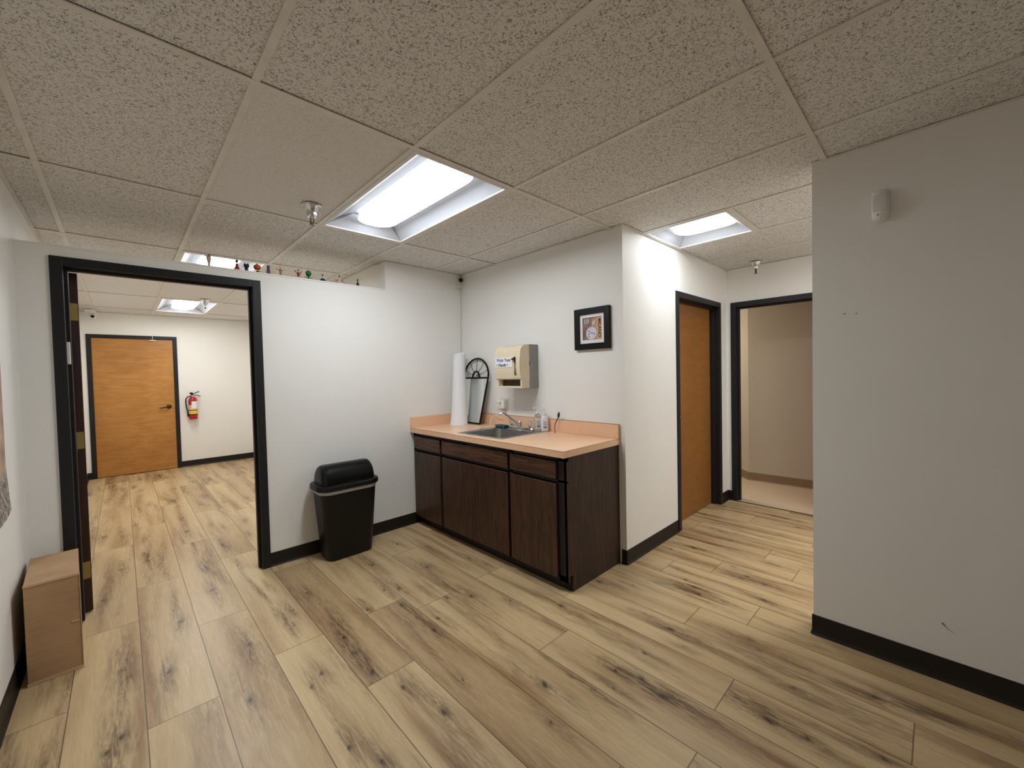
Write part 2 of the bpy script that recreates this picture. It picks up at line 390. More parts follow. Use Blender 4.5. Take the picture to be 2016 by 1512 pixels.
kn(1300, 1050, 2.816, [(50,530,.018),(500,590,.015),(550,648,.013),(185,80,.016),(390,40,.018),(480,240,.018),(655,178,.01),(185,298,.012),(215,337,.016),(1190,910,.016),(1460,970,.011),(600,1040,.024),(430,915,.013),(740,860,.016),(35,900,.022)])
kn(160, 880, 5.305, [(570,815,.016),(710,603,.014),(630,455,.014),(835,320,.014),(290,550,.022),(880,550,.024),(1070,740,.016),(1240,600,.022),(1490,572,.012),(240,940,.025),(700,1140,.018),(680,960,.016),(1100,880,.026),(1310,1250,.018),(1480,1020,.018),(1480,835,.014),(1310,368,.014),(1710,765,.014),(1760,910,.013),(1300,270,.014)])
rng = np.random.default_rng(4)
def build_floor():
    V = []; F = []; UV = []; COLA = []; off = 0
    for i in range(len(SEAM)-1):
        x0, x1 = SEAM[i], SEAM[i+1]; j0 = JOINT.get(i, -1.); js = [j0+1.515*k for k in range(-4, 7)]
        if i == 5: js = [j for j in js if j < .5]+[1.72, 3.23, 4.75, 6.3]
        js = [YS-.2]+[j for j in js if YS-.2 < j < YG+.2]+[YG+.2]
        for y0, y1 in zip(js, js[1:]):
            if x0 > -.05 and y0 > -1.6: continue
            fine = (y0 < 1.5 and y1 > -3.6)
            nx = 19 if fine else 12; ny = max(2, int((y1-y0)/(.0125 if fine else .03)))
            xs = np.linspace(x0, x1, nx+1); ys = np.linspace(y0, y1, ny+1)
            X, Y = np.meshgrid(xs, ys)
            knot = np.zeros_like(X); streak = np.zeros_like(X)
            loc = [k for k in KN if x0 < k[0] < x1 and y0-.02 < k[1] < y1+.02]
            if (not loc or y0 < -3.4 or y0 > 1.9) and y1-y0 > .2:
                loc = loc+[(rng.uniform(x0+.03, x1-.03), rng.uniform(y0+.05, y1-.05), rng.uniform(.009, .02)) for _ in range(3)]
            for kx, ky, s in loc:
                wob = .35*s*np.sin(Y*45+kx*30)
                knot = np.maximum(knot, np.exp(-((X-kx+wob)**2/(s*.42)**2+(Y-ky)**2/(s*.95)**2)))
                knot = np.maximum(knot, .38*np.exp(-((X-kx-wob)**2/(s*.9)**2+(Y-ky)**2/(s*2.2)**2)))
                L = s*rng.uniform(8, 15); wv = .012*np.sin((Y-ky)*9+kx*20)
                streak += .62*np.exp(-((X-kx+wv)**2/(.012+s*1.0)**2+(Y-ky)**2/L**2))
            for _ in range(4):
                cx_, cy_ = rng.uniform(x0, x1), rng.uniform(y0, y1)
                streak += rng.uniform(.2, .65)*np.exp(-((X-cx_+.015*np.sin(Y*6+cx_*9))**2/rng.uniform(.010, .034)**2+(Y-cy_)**2/rng.uniform(.15, .55)**2))
            streak = np.clip(streak, 0, 1); seed = rng.random(); ym = (y0+y1)/2
            tone = {5: .80 if -1.7 < ym < 0 else .22, 6: .82 if ym < -1.1 else .35, 7: .28 if ym < -1.3 else .5, 4: .15, 3: .42, 2: .40, 8: .5, 9: .3 if ym < -1.3 else .5}.get(i, rng.uniform(.2, .7)) if y0 > -4.5 and y1 < 1.9 else rng.uniform(.1, .8)
            band = np.zeros_like(X)
            for _ in range(4):                       # long soft brown bands of heartwood
                bx_ = x0+(x1-x0)*rng.choice([rng.uniform(-.05, .2), rng.uniform(.3, .7), rng.uniform(.8, 1.05)]); by_ = rng.uniform(y0, y1)
                band += rng.uniform(.25, .7)*np.exp(-((X-bx_+.012*np.sin(Y*4+bx_*9))**2/rng.uniform(.014, .045)**2+(Y-by_)**2/rng.uniform(.3, .8)**2))
            tone = np.clip(tone*.58+band*.78, 0, 1.15)
            n = X.size; V.append(np.stack([X.ravel(), Y.ravel(), np.zeros(n)], 1))
            a = np.arange(ny)[:, None]*(nx+1)+np.arange(nx)[None, :]
            f = np.stack([a, a+1, a+nx+2, a+nx+1], -1).reshape(-1, 4)+off; F.append(f); off += n
            COLA.append(np.stack([knot.ravel(), streak.ravel(), tone.ravel(), np.full(n, seed)], 1))
            UV.append(np.stack([(X.ravel()-x0), np.minimum(Y.ravel()-y0, 9)], 1)); UV[-1] = np.concatenate([UV[-1], np.stack([x1-X.ravel(), y1-Y.ravel()], 1)], 1)
    V = np.concatenate(V); F = np.concatenate(F); C_ = np.concatenate(COLA); U = np.concatenate(UV)
    me = bpy.data.meshes.new('floor'); me.vertices.add(len(V)); me.vertices.foreach_set('co', V.astype(np.float32).ravel())
    me.loops.add(F.size); me.loops.foreach_set('vertex_index', F.astype(np.int32).ravel())
    me.polygons.add(len(F)); me.polygons.foreach_set('loop_start', (np.arange(len(F))*4).astype(np.int32))
    me.update(calc_edges=True)
    ca = me.attributes.new('wood', 'FLOAT_COLOR', 'POINT'); ca.data.foreach_set('color', C_.astype(np.float32).ravel())
    ed = me.attributes.new('edge', 'FLOAT_COLOR', 'POINT'); ed.data.foreach_set('color', U.astype(np.float32).ravel())
    o = bpy.data.objects.new('floor', me); COL.objects.link(o); struct(o)
    t = NT('oak_plank'); at = t.add('ShaderNodeAttribute', attribute_name='wood'); ae = t.add('ShaderNodeAttribute', attribute_name='edge')
    sw = t.n.new('ShaderNodeSeparateColor'); t.link(at.outputs['Color'], sw.inputs[0]); se = t.n.new('ShaderNodeSeparateColor'); t.link(ae.outputs['Color'], se.inputs[0])
    knot, streak, tone, seed = sw.outputs[0], sw.outputs[1], sw.outputs[2], at.outputs['Alpha']
    # plank-local coordinates, shifted by the plank's own seed
    cx = t.n.new('ShaderNodeCombineXYZ'); t.link(se.outputs[0], cx.inputs[0]); t.link(t.math('MULTIPLY', se.outputs[1], .11), cx.inputs[1]); t.link(t.math('MULTIPLY', seed, 37), cx.inputs[2])
    big = t.noise(cx.outputs[0], 11, 3, .5, .3)
    fld = t.math('ADD', big, t.math('MULTIPLY', knot, .35))
    fld = t.math('ADD', fld, t.math('MULTIPLY', streak, .22))
    rings = t.math('MULTIPLY', t.math('ADD', t.math('SINE', t.math('MULTIPLY', fld, 120)), 1), .5)
    cx2 = t.n.new('ShaderNodeCombineXYZ'); t.link(se.outputs[0], cx2.inputs[0]); t.link(t.math('MULTIPLY', se.outputs[1], .035), cx2.inputs[1]); t.link(t.math('MULTIPLY', seed, 91), cx2.inputs[2])
    fine = t.noise(cx2.outputs[0], 210, 3, .65)
    mid = t.noise(cx2.outputs[0], 48, 3, .6)
    light = t.mix(tone, srgb(246, 222, 174), srgb(148, 112, 78))
    light = t.mix(t.math('MULTIPLY', mid, .5), light, srgb(172, 136, 92))
    cx3 = t.n.new('ShaderNodeCombineXYZ'); t.link(se.outputs[0], cx3.inputs[0]); t.link(t.math('MULTIPLY', se.outputs[1], .10), cx3.inputs[1]); t.link(t.math('MULTIPLY', seed, 53), cx3.inputs[2])
    vein = t.noise(cx3.outputs[0], 70, 5, .68, .8)
    vn = t.n.new('ShaderNodeMapRange'); vn.inputs['From Min'].default_value = .38; vn.inputs['From Max'].default_value = .62; vn.inputs['To Min'].default_value = .12; vn.inputs['To Max'].default_value = 1.25; t.link(vein, vn.inputs['Value'])
    st = t.math('MULTIPLY', streak, t.math('ADD', t.math('MULTIPLY', vn.outputs[0], .75), t.math('MULTIPLY', mid, .45)))
    c = t.mix(t.math('MINIMUM', t.math('MULTIPLY', st, .85), 1), light, srgb(98, 70, 47))
    mask = t.n.new('ShaderNodeMapRange'); mask.inputs['From Min'].default_value = .25; mask.inputs['From Max'].default_value = .8; t.link(t.math('ADD', streak, t.math('MULTIPLY', big, .3)), mask.inputs['Value'])
    c = t.mix(t.math('MULTIPLY', t.math('MULTIPLY', rings, mask.outputs[0]), .30), c, srgb(84, 62, 44))
    c = t.mix(t.math('MULTIPLY', fine, .40), c, srgb(112, 86, 60))
    c = t.mix(t.math('MULTIPLY', t.math('SUBTRACT', 1, vn.outputs[0]), .14), c, srgb(250, 226, 180))
    kk = t.n.new('ShaderNodeMapRange'); kk.inputs['From Min'].default_value = .12; kk.inputs['From Max'].default_value = .75
    t.link(t.math('MULTIPLY', knot, t.math('ADD', .6, t.math('MULTIPLY', fine, .8))), kk.inputs['Value'])
    c = t.mix(t.math('MULTIPLY', kk.outputs[0], .85), c, srgb(44, 30, 24))
    ex = t.math('MINIMUM', se.outputs[0], se.outputs[2]); ey = t.math('MINIMUM', se.outputs[1], ae.outputs['Alpha'])
    e = t.math('MINIMUM', ex, ey)
    em = t.n.new('ShaderNodeMapRange'); em.inputs['From Min'].default_value = .0009; em.inputs['From Max'].default_value = .0028; em.inputs['To Min'].default_value = 1; em.inputs['To Max'].default_value = 0
    t.link(e, em.inputs['Value'])
    c = t.mix(t.math('MULTIPLY', em.outputs[0], .78), c, srgb(58, 42, 28))
    t.base(c)
    rr = t.n.new('ShaderNodeMapRange'); rr.inputs['To Min'].default_value = .27; rr.inputs['To Max'].default_value = .44; t.link(fine, rr.inputs['Value']); t.link(rr.outputs[0], t.b.inputs['Roughness'])
    t.b.inputs['Specular IOR Level'].default_value = .4
    t.bump(t.math('SUBTRACT', fine, t.math('MULTIPLY', em.outputs[0], .35)), .10, .0012)
    me.materials.append(t.m)
build_floor()
m = MB(); m.box(XC-.01, -3.7, -.02, 3.95, 0, -.0015); struct(m.build('floor_end_room', 'vinyl_floor'))
o = bpy.data.objects['floor_end_room']; o.location.z = .003
m = MB(); m.box(XC-.012, D4[0]+.03, 0, XC+.004, D4[1]-.03, .004, .0015, 1); struct(m.build('trim_threshold', 'kick'))

# ---------------------------------------------------------------- ceiling
FIX = [(1, 0, 1.2192), (0, 2, 1.2192), (0, 4, 1.2192)]     # (column, row): light troffers fill these cells
def build_ceiling():
    bar = .012; mats = ['tile_coarse', 'tile_fine']
    m = MB(); fine_faces = []
    def tilebox(x0, y0, x1, y1, fine, gap):
        n0 = len(m.bm.faces); m.box(x0, y0, H+.004, x1, y1-gap, H+.018)
        m.bm.faces.ensure_lookup_table()
        for f in m.bm.faces[n0:]: f.material_index = 1 if fine else 0
    gaps = {(-1, -1): .0135, (-2, 0): .0165, (-1, 0): .0135, (0, -1): .0135, (1, -1): .0135, (3, 0): .015}
    for i in range(-2, 8):
        for j in range(-3, 6):
            x0, x1, y0, y1 = Mx(i), Mx(i+1), Ly(j), Ly(j+1)
            if (i, j) in ((1, 0), (0, 2), (0, 4)): continue
            x0 = max(x0, XL); x1 = min(x1, 2.02)
            if x1-x0 < .01: continue
            y0 = max(y0, YS); y1 = min(y1, YG)
            if y1-y0 < .01: continue
            if x0 > 0 and y0 > YC: continue
            if i == 4 and j == -1: tilebox(x0, y0, x1, -2.444, False, 0); continue
            tilebox(x0, y0, x1, y1, (i, j) in ((0, 0),) or (j >= 3), gaps.get((i, j), 0))
    o = m.build('ceiling', None, mats=mats); struct(o)
    m = MB(); m.box(XC, -3.72, H, 3.95, -.08, H+.02); struct(m.build('ceiling_end_room', 'wall_end'))
    # structural slab above
    m = MB(); m.box(XL-T, YS-T, H+.45, 3.95, YG+T, H+.5); struct(m.build('ceiling_deck', 'kick'))
    m = MB(); w = .012
    for i in range(-1, 4): m.box(Mx(i)-w, YS, H-.0015, Mx(i)+w, YG if Mx(i) < XR else (0 if i < 3 else 0), H+.003)
    for i in (4, 5, 6, 7): m.box(Mx(i)-w, YS, H-.0015, Mx(i)+w, YC, H+.003)
    for j in range(-2, 6):
        x1 = XR if Ly(j) > 0 else 0
        if j == -1: x1 = XE
        m.box(XL, Ly(j)-w, H-.0025, x1, Ly(j)+w, H+.002)
    m.box(Mx(4), -2.444-w, H-.0025, Mx(5), -2.444+w, H+.002)
    struct(m.build('trim_ceiling_grid', 'tbar'))
    m = MB(); e = .018
    for b in [(XL, YS, XL+e, YG), (XE-e, YS, XE, YH), (-e, YC, 0, 0), (XR, -e, 0, 0), (-e, YC-e, XC, YC), (XC-e, YS, XC, YC), (XE+T, YS, XE+T+e, YH), (XR-e, T, XR, YG), (XL, YG-e, XR, YG)]:
        m.box(b[0], b[1], H-.003, b[2], b[3], H+.001)
    struct(m.build('trim_wall_angle', 'tbar'))
build_ceiling()

# ---------------------------------------------------------------- troffer lights
def troffer(loc, W_, L_, label, lens='lens'):
    """origin at the centre of the opening, ceiling level"""
    t = thing('ceiling_light', label, 'ceiling light', loc, 'recessed ceiling lights')
    cx, cy, z = loc; hw, hl = W_/2-.012, L_/2-.012; fw = .022
    m = MB()
    for b in [(-hw, -hl, -hw+fw, hl), (hw-fw, -hl, hw, hl), (-hw+fw, -hl, hw-fw, -hl+fw), (-hw+fw, hl-fw, hw-fw, hl)]:
        m.box(cx+b[0], cy+b[1], z-.004, cx+b[2], cy+b[3], z+.012, .0015, 1)
    P(m, 'frame', 'white_metal', t)
    a, l = hw-fw, hl-fw; lw = .125 if W_ > .5 else .1; ll = l-.10; D = .075
    bm = MB(); q = bm.bm
    def quad(*p): q.faces.new([q.verts.new((cx+x, cy+y, z+h)) for x, y, h in p])
    for s in (-1, 1):                              # curved side panels rise towards the middle
        N = 8; prev = None
        for k in range(N+1):
            f = k/N; x = a+(lw-a)*f; h = D*math.sin(f*PI/2)+.004; yy = l+(ll-l)*f*.0
            yl = l
            cur = (s*x, h)
            if prev: quad((prev[0], -l, prev[1]), (cur[0], -l, cur[1]), (cur[0], l, cur[1]), (prev[0], l, prev[1]))
            prev = cur
    for s in (-1, 1):                              # end panels
        quad((-a, s*l, .003), (a, s*l, .003), (lw, s*(ll), D+.004), (-lw, s*ll, D+.004))
        quad((-a, s*l, .003), (-lw, s*ll, D+.004), (-a*.8, s*(l-.005), D+.004))
        quad((a, s*l, .003), (lw, s*ll, D+.004), (a*.8, s*(l-.005), D+.004))
    quad((-lw, -l, D+.02), (lw, -l, D+.02), (lw, l, D+.02), (-lw, l, D+.02))
    r = P(bm, 'reflector', 'reflector', t, True)
    # lens: long diffuser basket with rounded ends: a flat glowing face and a softly glowing rim
    ll2 = ll+.045; N = 14; ring = []; cy0 = cy; cy = cy-.032     # the basket sits slightly off centre
    for sg in (1, -1):
        for k in range(N+1):
            a_ = PI*k/N; c_, s_ = math.cos(a_)*sg, math.sin(a_)*sg
            ring.append((cx+lw*math.copysign(abs(c_)**.8, c_), cy+(ll2-.13)*sg+.13*math.copysign(abs(s_)**.8, s_)))
    bm = MB(); q = bm.bm; K = 8; rg = []
    for k in range(K+1):
        f = 1-k/K*.985
        rg.append([q.verts.new((cx+(x-cx)*f, cy+(1 if y > cy else -1)*max(0, abs(y-cy)-lw*1.05*(1-f)), z+.034-.020*(1-f*f))) for x, y in ring])
    for a_, b_ in zip(rg, rg[1:]):
        for k in range(len(ring)): q.faces.new((a_[k], a_[(k+1) % len(ring)], b_[(k+1) % len(ring)], b_[k]))
    q.faces.new(rg[-1]); P(bm, 'lens', lens, t, True)
    bm = MB(); q = bm.bm; lo = [q.verts.new((x, y, z+.034)) for x, y in ring]
    hi = [q.verts.new((cx+(x-cx)*.93, cy+(y-cy)*.985, z+D+.012)) for x, y in ring]
    for k in range(len(ring)): q.faces.new((lo[k], lo[(k+1) % len(ring)], hi[(k+1) % len(ring)], hi[k]))
    P(bm, 'lens_rim', 'lens_rim', t, True)
    cy = cy0
    # housing behind so no light leaks upwards
    bm = MB(); bm.box(cx-hw, cy-hl, z+.10, cx+hw, cy+hl, z+.13)
    for b in [(-hw, -hl, -hw+.004, hl), (hw-.004, -hl, hw, hl), (-hw, -hl, hw, -hl+.004), (-hw, hl-.004, hw, hl)]: bm.box(cx+b[0], cy+b[1], z+.012, cx+b[2], cy+b[3], z+.10)
    P(bm, 'housing', 'white_metal', t)
    return t
troffer(((Mx(1)+Mx(2))/2, (Ly(0)+Ly(1))/2, H), G, SY, 'long glowing recessed ceiling light in the main room, nearest the camera')
troffer(((Mx(4)+Mx(5))/2, (-2.444+YC)/2, H), G, .6, 'square recessed ceiling light in the hallway beside the closet door wall', 'lens_hall')
troffer(((Mx(0)+Mx(1))/2, (Ly(2)+Ly(3))/2, H), G, SY, 'recessed ceiling light seen over the partition behind the figurines', 'lens_far')
troffer(((Mx(0)+Mx(1))/2, (Ly(4)+Ly(5))/2, H), G, SY, 'recessed ceiling light seen through the open doorway in the far room', 'lens_far')

# ---------------------------------------------------------------- doors and frames
def frame_mb(axis, a0, a1, zt, w0, w1, fw=.05, stop=.016):
    """door frame through a wall: opening runs a0..a1 along axis, wall from w0 to w1; outer sizes"""
    m = MB(); pr = .012
    lo, hi = min(w0, w1)-pr, max(w0, w1)+pr; c0, c1 = (w0+w1)/2-.012, (w0+w1)/2+.03*(1 if w1 > w0 else 1)
    def bx(p0, p1, z0, z1, q0, q1, bev=.003):
        if axis == 'x': m.box(p0, q0, z0, p1, q1, z1, bev, 2)
        else: m.box(q0, p0, z0, q1, p1, z1, bev, 2)
    bx(a0, a0+fw, 0, zt, lo, hi); bx(a1-fw, a1, 0, zt, lo, hi); bx(a0+fw-.002, a1-fw+.002, zt-fw, zt, lo, hi)
    s0, s1 = (w0+w1)/2-.022, (w0+w1)/2+.016
    bx(a0+fw-.004, a0+fw+stop, 0, zt-fw+.002, s0, s1); bx(a1-fw-stop, a1-fw+.004, 0, zt-fw+.002, s0, s1); bx(a0+fw+stop-.003, a1-fw-stop+.003, zt-fw-stop, zt-fw+.004, s0, s1)
    return m
def door_root(name, loc):
    o = bpy.data.objects.new(name, None); o.location = loc; COL.objects.link(o); return struct(o)
# door 1: open doorway to the far room
d = door_root('door_1', (-2.3, .06, 0)); P(frame_mb('x', D1[0], D1[1], D1[2], 0, T), 'door_frame', 'frame', d)
def leaf(parent, hinge, ang, w, h, th, mat, edge_mat, name='door_leaf'):
    M_ = Matrix.Translation(hinge) @ Matrix.Rotation(ang, 4, 'Z')
    m = MB(); m.box(0, 0, .008, w, th, h, .001, 1, M=M_)
    o = P(m, name, mat, parent); return o, M_
lf, M1 = leaf(d, (-2.7005, .146, 0), math.radians(98.5), .86, 2.012, .044, 'leaf_edge', None)
lf['label'] = 'dark stained open door leaf'
def hinge(parent, M_, z, th):
    m = MB(); m.box(-.0022, .004, z, .0, th-.006, z+.10, .0004, 1, M=M_)
    o = P(m, 'hinge_plate', 'brass', parent, label='brass hinge plate')
    return o
for z in (1.735, .98, .205): hinge(lf, M1, z, .044)
# door 2: closed birch door of the far room
d = door_root('door_2', (-2.38, YG, 0)); P(frame_mb('x', D2[0], D2[1], D2[2], YG, YG+T), 'door_frame', 'frame', d)
m = MB(); m.box(D2[0]+.052, YG+.006, .008, D2[1]-.052, YG+.044, D2[2]-.052, .001, 1); lf = P(m, 'door_leaf', 'birch', d, label='orange-brown birch door leaf')
hx, hz = -2.01, .975
m = MB(); m.lathe([(0, 0), (.032, 0), (.032, .006), (.026, .012), (.012, .014), (.011, .045), (0, .045)], 20, M=Matrix.Translation((hx+.0, YG+.006, hz)) @ Matrix.Rotation(PI/2, 4, 'X'))
m.tube([(hx, YG-.038, hz), (hx-.02, YG-.042, hz), (hx-.06, YG-.040, hz-.008), (hx-.10, YG-.036, hz-.02), (hx-.115, YG-.036, hz-.012)], [.010, .010, .008, .0075, .006], 8)
P(m, 'door_handle', 'bronze', lf, True, 'dark bronze lever handle')
# door closer/hanger clip above door 2
m = MB(); m.box(-2.205, YG-.017, 1.985, -2.13, YG-.012, 2.0); m.box(-2.172, YG-.016, 1.995, -2.166, YG-.0125, 2.075)
tag(m.build('door_hanger', 'white_metal'), 'thin metal clip hanging over the top of the far birch door', 'hanger')
# door 3: closed closet door in the hall, recessed
d = door_root('door_3', (1.32, YC, 0)); P(frame_mb('x', D3[0], D3[1], D3[2], YC, YC+T), 'door_frame', 'frame', d)
m = MB(); m.box(D3[0]+.052, YC+.078, .008, D3[1]-.052, YC+.118, D3[2]-.052, .001, 1); lf = P(m, 'door_leaf', 'birch_dark', d, label='brown wood closet door leaf')
m = MB(); m.lathe([(0, 0), (.030, 0), (.030, .005), (.014, .012), (.012, .03), (.026, .042), (.027, .055), (.018, .064), (0, .066)], 20, M=Matrix.Translation((.935, YC+.078, .955)) @ Matrix.Rotation(PI/2, 4, 'X'))
P(m, 'door_knob', 'chrome', lf, True, 'chrome round knob')
# door 4: open doorway at the end of the hall
d = door_root('door_4', (XC+.06, -2.36, 0)); P(frame_mb('y', D4[0], D4[1], D4[2], XC, XC+T), 'door_frame', 'frame', d)
lf, M4 = leaf(d, (XC+T+.012, D4[0]+.052, 0), math.radians(17), .84, 1.985, .04, 'birch_dark', None)
m = MB(); m.lathe([(0, 0), (.030, 0), (.030, .005), (.014, .012), (.012, .03), (.026, .042), (.027, .055), (.018, .064), (0, .066)], 20, M=M4 @ Matrix.Translation((.77, .04, .975)) @ Matrix.Rotation(-PI/2, 4, 'X'))
P(m, 'door_knob', 'brass', lf, True, 'brass round knob')
# white magnetic contact on the jamb of door 1
m = MB(); m.box(-2.749, .012, 1.475, -2.7345, .036, 1.60, .002, 2)
tag(m.build('door_sensor', 'white'), 'small white plastic strip on the left jamb of the open doorway', 'sensor')

# ---------------------------------------------------------------- sink cabinet and worktop
CF, CY = -.595, -1.792
t = thing('sink_cabinet', 'dark walnut base cabinet with flat doors and drawers under the peach worktop', 'cabinet', (-.3, -.9, 0))
m = MB()
m.prism([(CF, .105), (CF+.05, .105), (CF+.05, 0), (-.004, 0), (-.004, .845), (CF, .845)], (CY, CY+.018), 'y')
m.prism([(CF, .105), (CF+.05, .105), (CF+.05, 0), (-.004, 0), (-.004, .845), (CF, .845)], (-.02, -.002), 'y')
m.box(CF+.02, CY+.018, .105, -.004, -.02, .12); m.box(-.012, CY+.018, .12, -.004, -.02, .845)
P(m, 'side_panel', wood('walnut_end_panel', srgb(34, 21, 14), srgb(66, 42, 28), .6, 'z'), t)
m = MB()
for y0, y1 in ((-.035, -.002), (-.485, -.455), (-1.318, -1.285), (CY, -1.722)): m.box(CF, y0, .07, CF+.019, y1, .845)
m.box(CF, CY, .82, CF+.019, -.002, .845); m.box(CF, CY, .685, CF+.018, -.002, .70); m.box(CF, CY, .07, CF+.018, -.002, .105)
P(m, 'face_frame', 'kick', t)
m = MB(); m.box(CF+.045, CY+.018, 0, CF+.06, -.004, .10); P(m, 'toe_kick', 'kick', t)
for y0, y1 in ((-.447, -.030), (-1.283, -.475), (-1.722, -1.308)):
    m = MB(); m.box(CF-.019, y0, .706, CF-.0005, y1, .816, .004, 2); P(m, 'drawer_front', 'walnut_h', t)
    m = MB()
    if y1-y0 < -.6 or y1-y0 > .6:
        c_ = (y0+y1)/2
        m.box(CF-.019, y0, .088, CF-.0005, c_-.001, .676, .003, 2); P(m, 'door', 'walnut_v', t)
        m = MB(); m.box(CF-.019, c_+.001, .088, CF-.0005, y1, .676, .003, 2); P(m, 'door', 'walnut_v', t)
    else:
        m.box(CF-.019, y0, .088, CF-.0005, y1, .676, .004, 2); P(m, 'door', 'walnut_v', t)
# worktop with a hole for the sink
t = thing('countertop', 'peach laminate worktop with upstands, on the dark walnut cabinet', 'countertop', (-.3, -.9, .847))
X0, X1, Y0, Y1 = -.633, -.002, -1.803, -.002; ZT = .89
hx0, hx1, hy0, hy1 = -.545, -.045, -1.15, -.65
m = MB()
for b in ((X0, Y0, hx0, Y1), (hx1, Y0, X1, Y1), (hx0, Y0, hx1, hy0), (hx0, hy1, hx1, Y1)): m.box(b[0], b[1], .868, b[2], b[3], ZT)
m.box(X0, Y0, .848, X0+.02, Y1, .868); m.box(X0+.02, Y0, .848, X1, Y0+.02, .868)
P(m, 'worktop', 'laminate', t)
m = MB(); m.box(-.020, Y0+.0, ZT, -.0015, Y1, .992, .0015, 1); P(m, 'backsplash', 'laminate', t)
m = MB(); m.box(X0+.004, -.020, ZT, -.0205, -.0015, .986, .0015, 1); P(m, 'side_splash', 'laminate', t)
m = MB(); m.box(X0-.0006, Y0-.0006, .847, X0+.0003, Y1, .8485); m.box(X0-.0006, Y0-.0006, .847, X1, Y0+.0003, .8485)
m.box(X0-.0006, Y0-.0006, ZT-.0012, X0+.0006, Y1, ZT+.0004); m.box(X0-.0006, Y0-.0006, ZT-.0012, X1, Y0+.0006, ZT+.0004); m.box(-.0215, Y0-.0005, .9905, -.0195, Y1, .9928); m.box(-.021, Y0-.0007, ZT, -.0195, Y0+.0005, .992)
P(m, 'edge_line', plain('laminate_edge', srgb(96, 58, 34), .5), t)
# sink
t = thing('sink', 'stainless steel drop-in sink set in the peach worktop', 'sink', (-.3, -.9, ZT))
def rrect(x0, x1, y0, y1, r, z, n=5):
    P_ = []
    for cx_, cy_, a in ((x1-r, y1-r, 0), (x0+r, y1-r, 90), (x0+r, y0+r, 180), (x1-r, y0+r, 270)):
        for k in range(n+1):
            w = math.radians(a+90*k/n); P_.append((cx_+r*math.cos(w), cy_+r*math.sin(w), z))
    return P_
sx0, sx1, sy0, sy1 = -.565, -.028, -1.172, -.628; bx0, bx1, by0, by1 = -.525, -.135, -1.135, -.662
m = MB()
m.loft([rrect(sx0, sx1, sy0, sy1, .02, ZT+.0005), rrect(sx0+.003, sx1-.003, sy0+.003, sy1-.003, .02, ZT+.004), rrect(bx0-.008, bx1+.008, by0-.008, by1+.008, .05, ZT+.003),
        rrect(bx0, bx1, by0, by1, .045, ZT-.003), rrect(bx0+.004, bx1-.004, by0+.004, by1-.004, .045, ZT-.12), rrect(bx0+.02, bx1-.02, by0+.02, by1-.02, .04, ZT-.148), rrect(bx0+.06, bx1-.06, by0+.06, by1-.06, .03, ZT-.155)], cap=False)
m.bm.faces.new([m.bm.verts.new(p) for p in rrect(bx0+.06, bx1-.06, by0+.06, by1-.06, .03, ZT-.155)])
P(m, 'basin', 'steel', t, True)
m = MB(); m.lathe([(0, .001), (.03, .001), (.042, .004), (.045, .0)], 24, M=Matrix.Translation((-.33, -.9, ZT-.155))); P(m, 'drain', 'chrome', t, True)
# faucet
FZ = ZT+.004
t = thing('faucet', 'chrome faucet with angled spout and clear knobs, behind the sink basin', 'faucet', (-.075, -.88, FZ))
m = MB(); m.loft([[(-.075+.026*math.cos(a)*k, (-.88)+(.125 if math.sin(a) > 0 else -.125)*1+.026*math.sin(a)*k, FZ+z) for a in [2*PI*q/24 for q in range(24)]] for k, z in ((1, .0002), (1, .010), (.8, .016))])
P(m, 'base_plate', 'chrome', t, True)
m = MB(); m.lathe([(0, 0), (.020, 0), (.019, .03), (.016, .044), (.012, .05), (0, .052)], 20, M=Matrix.Translation((-.075, -.875, FZ+.014))); P(m, 'body', 'chrome', t, True)
m = MB(); m.tube([(-.078, -.870, FZ+.03), (-.10, -.845, FZ+.055), (-.145, -.80, FZ+.105), (-.168, -.778, FZ+.128), (-.186, -.760, FZ+.132), (-.198, -.750, FZ+.122)], [.012, .012, .011, .0105, .011, .010], 12); P(m, 'spout', 'chrome', t, True)
for yy in (-.772, -.992):
    m = MB(); m.lathe([(0, 0), (.020, 0), (.018, .010), (.010, .013), (.010, .02), (0, .02)], 18, M=Matrix.Translation((-.075, yy, FZ+.012))); h_ = P(m, 'knob_base', 'chrome', t, True)
    m = MB(); m.lathe([(0, 0), (.016, 0), (.020, .012), (.019, .035), (.013, .042), (0, .043)], 8, M=Matrix.Translation((-.075, yy, FZ+.030))); P(m, 'knob', 'acrylic', h_, False, 'clear acrylic knob')
m = MB(); m.lathe([(0, 0), (.022, 0), (.024, .006), (.018, .016), (0, .020)], 20, M=Matrix.Translation((-.085, -1.03, FZ+.0004)))
tag(m.build('hole_cover', 'chrome', smooth=True), 'chrome dome cap on the sink deck right of the faucet', 'cap')
# teal soap dish
m = MB(); m.loft([rrect(-.148, -.088, -.742, -.632, .015, FZ+.0005), rrect(-.156, -.080, -.750, -.624, .018, FZ+.020), rrect(-.152, -.084, -.746, -.628, .016, FZ+.020), rrect(-.146, -.090, -.740, -.634, .014, FZ+.008)])
tag(m.build('soap_dish', 'teal', smooth=True), 'small dark teal soap dish left of the faucet on the sink rim', 'soap dish')
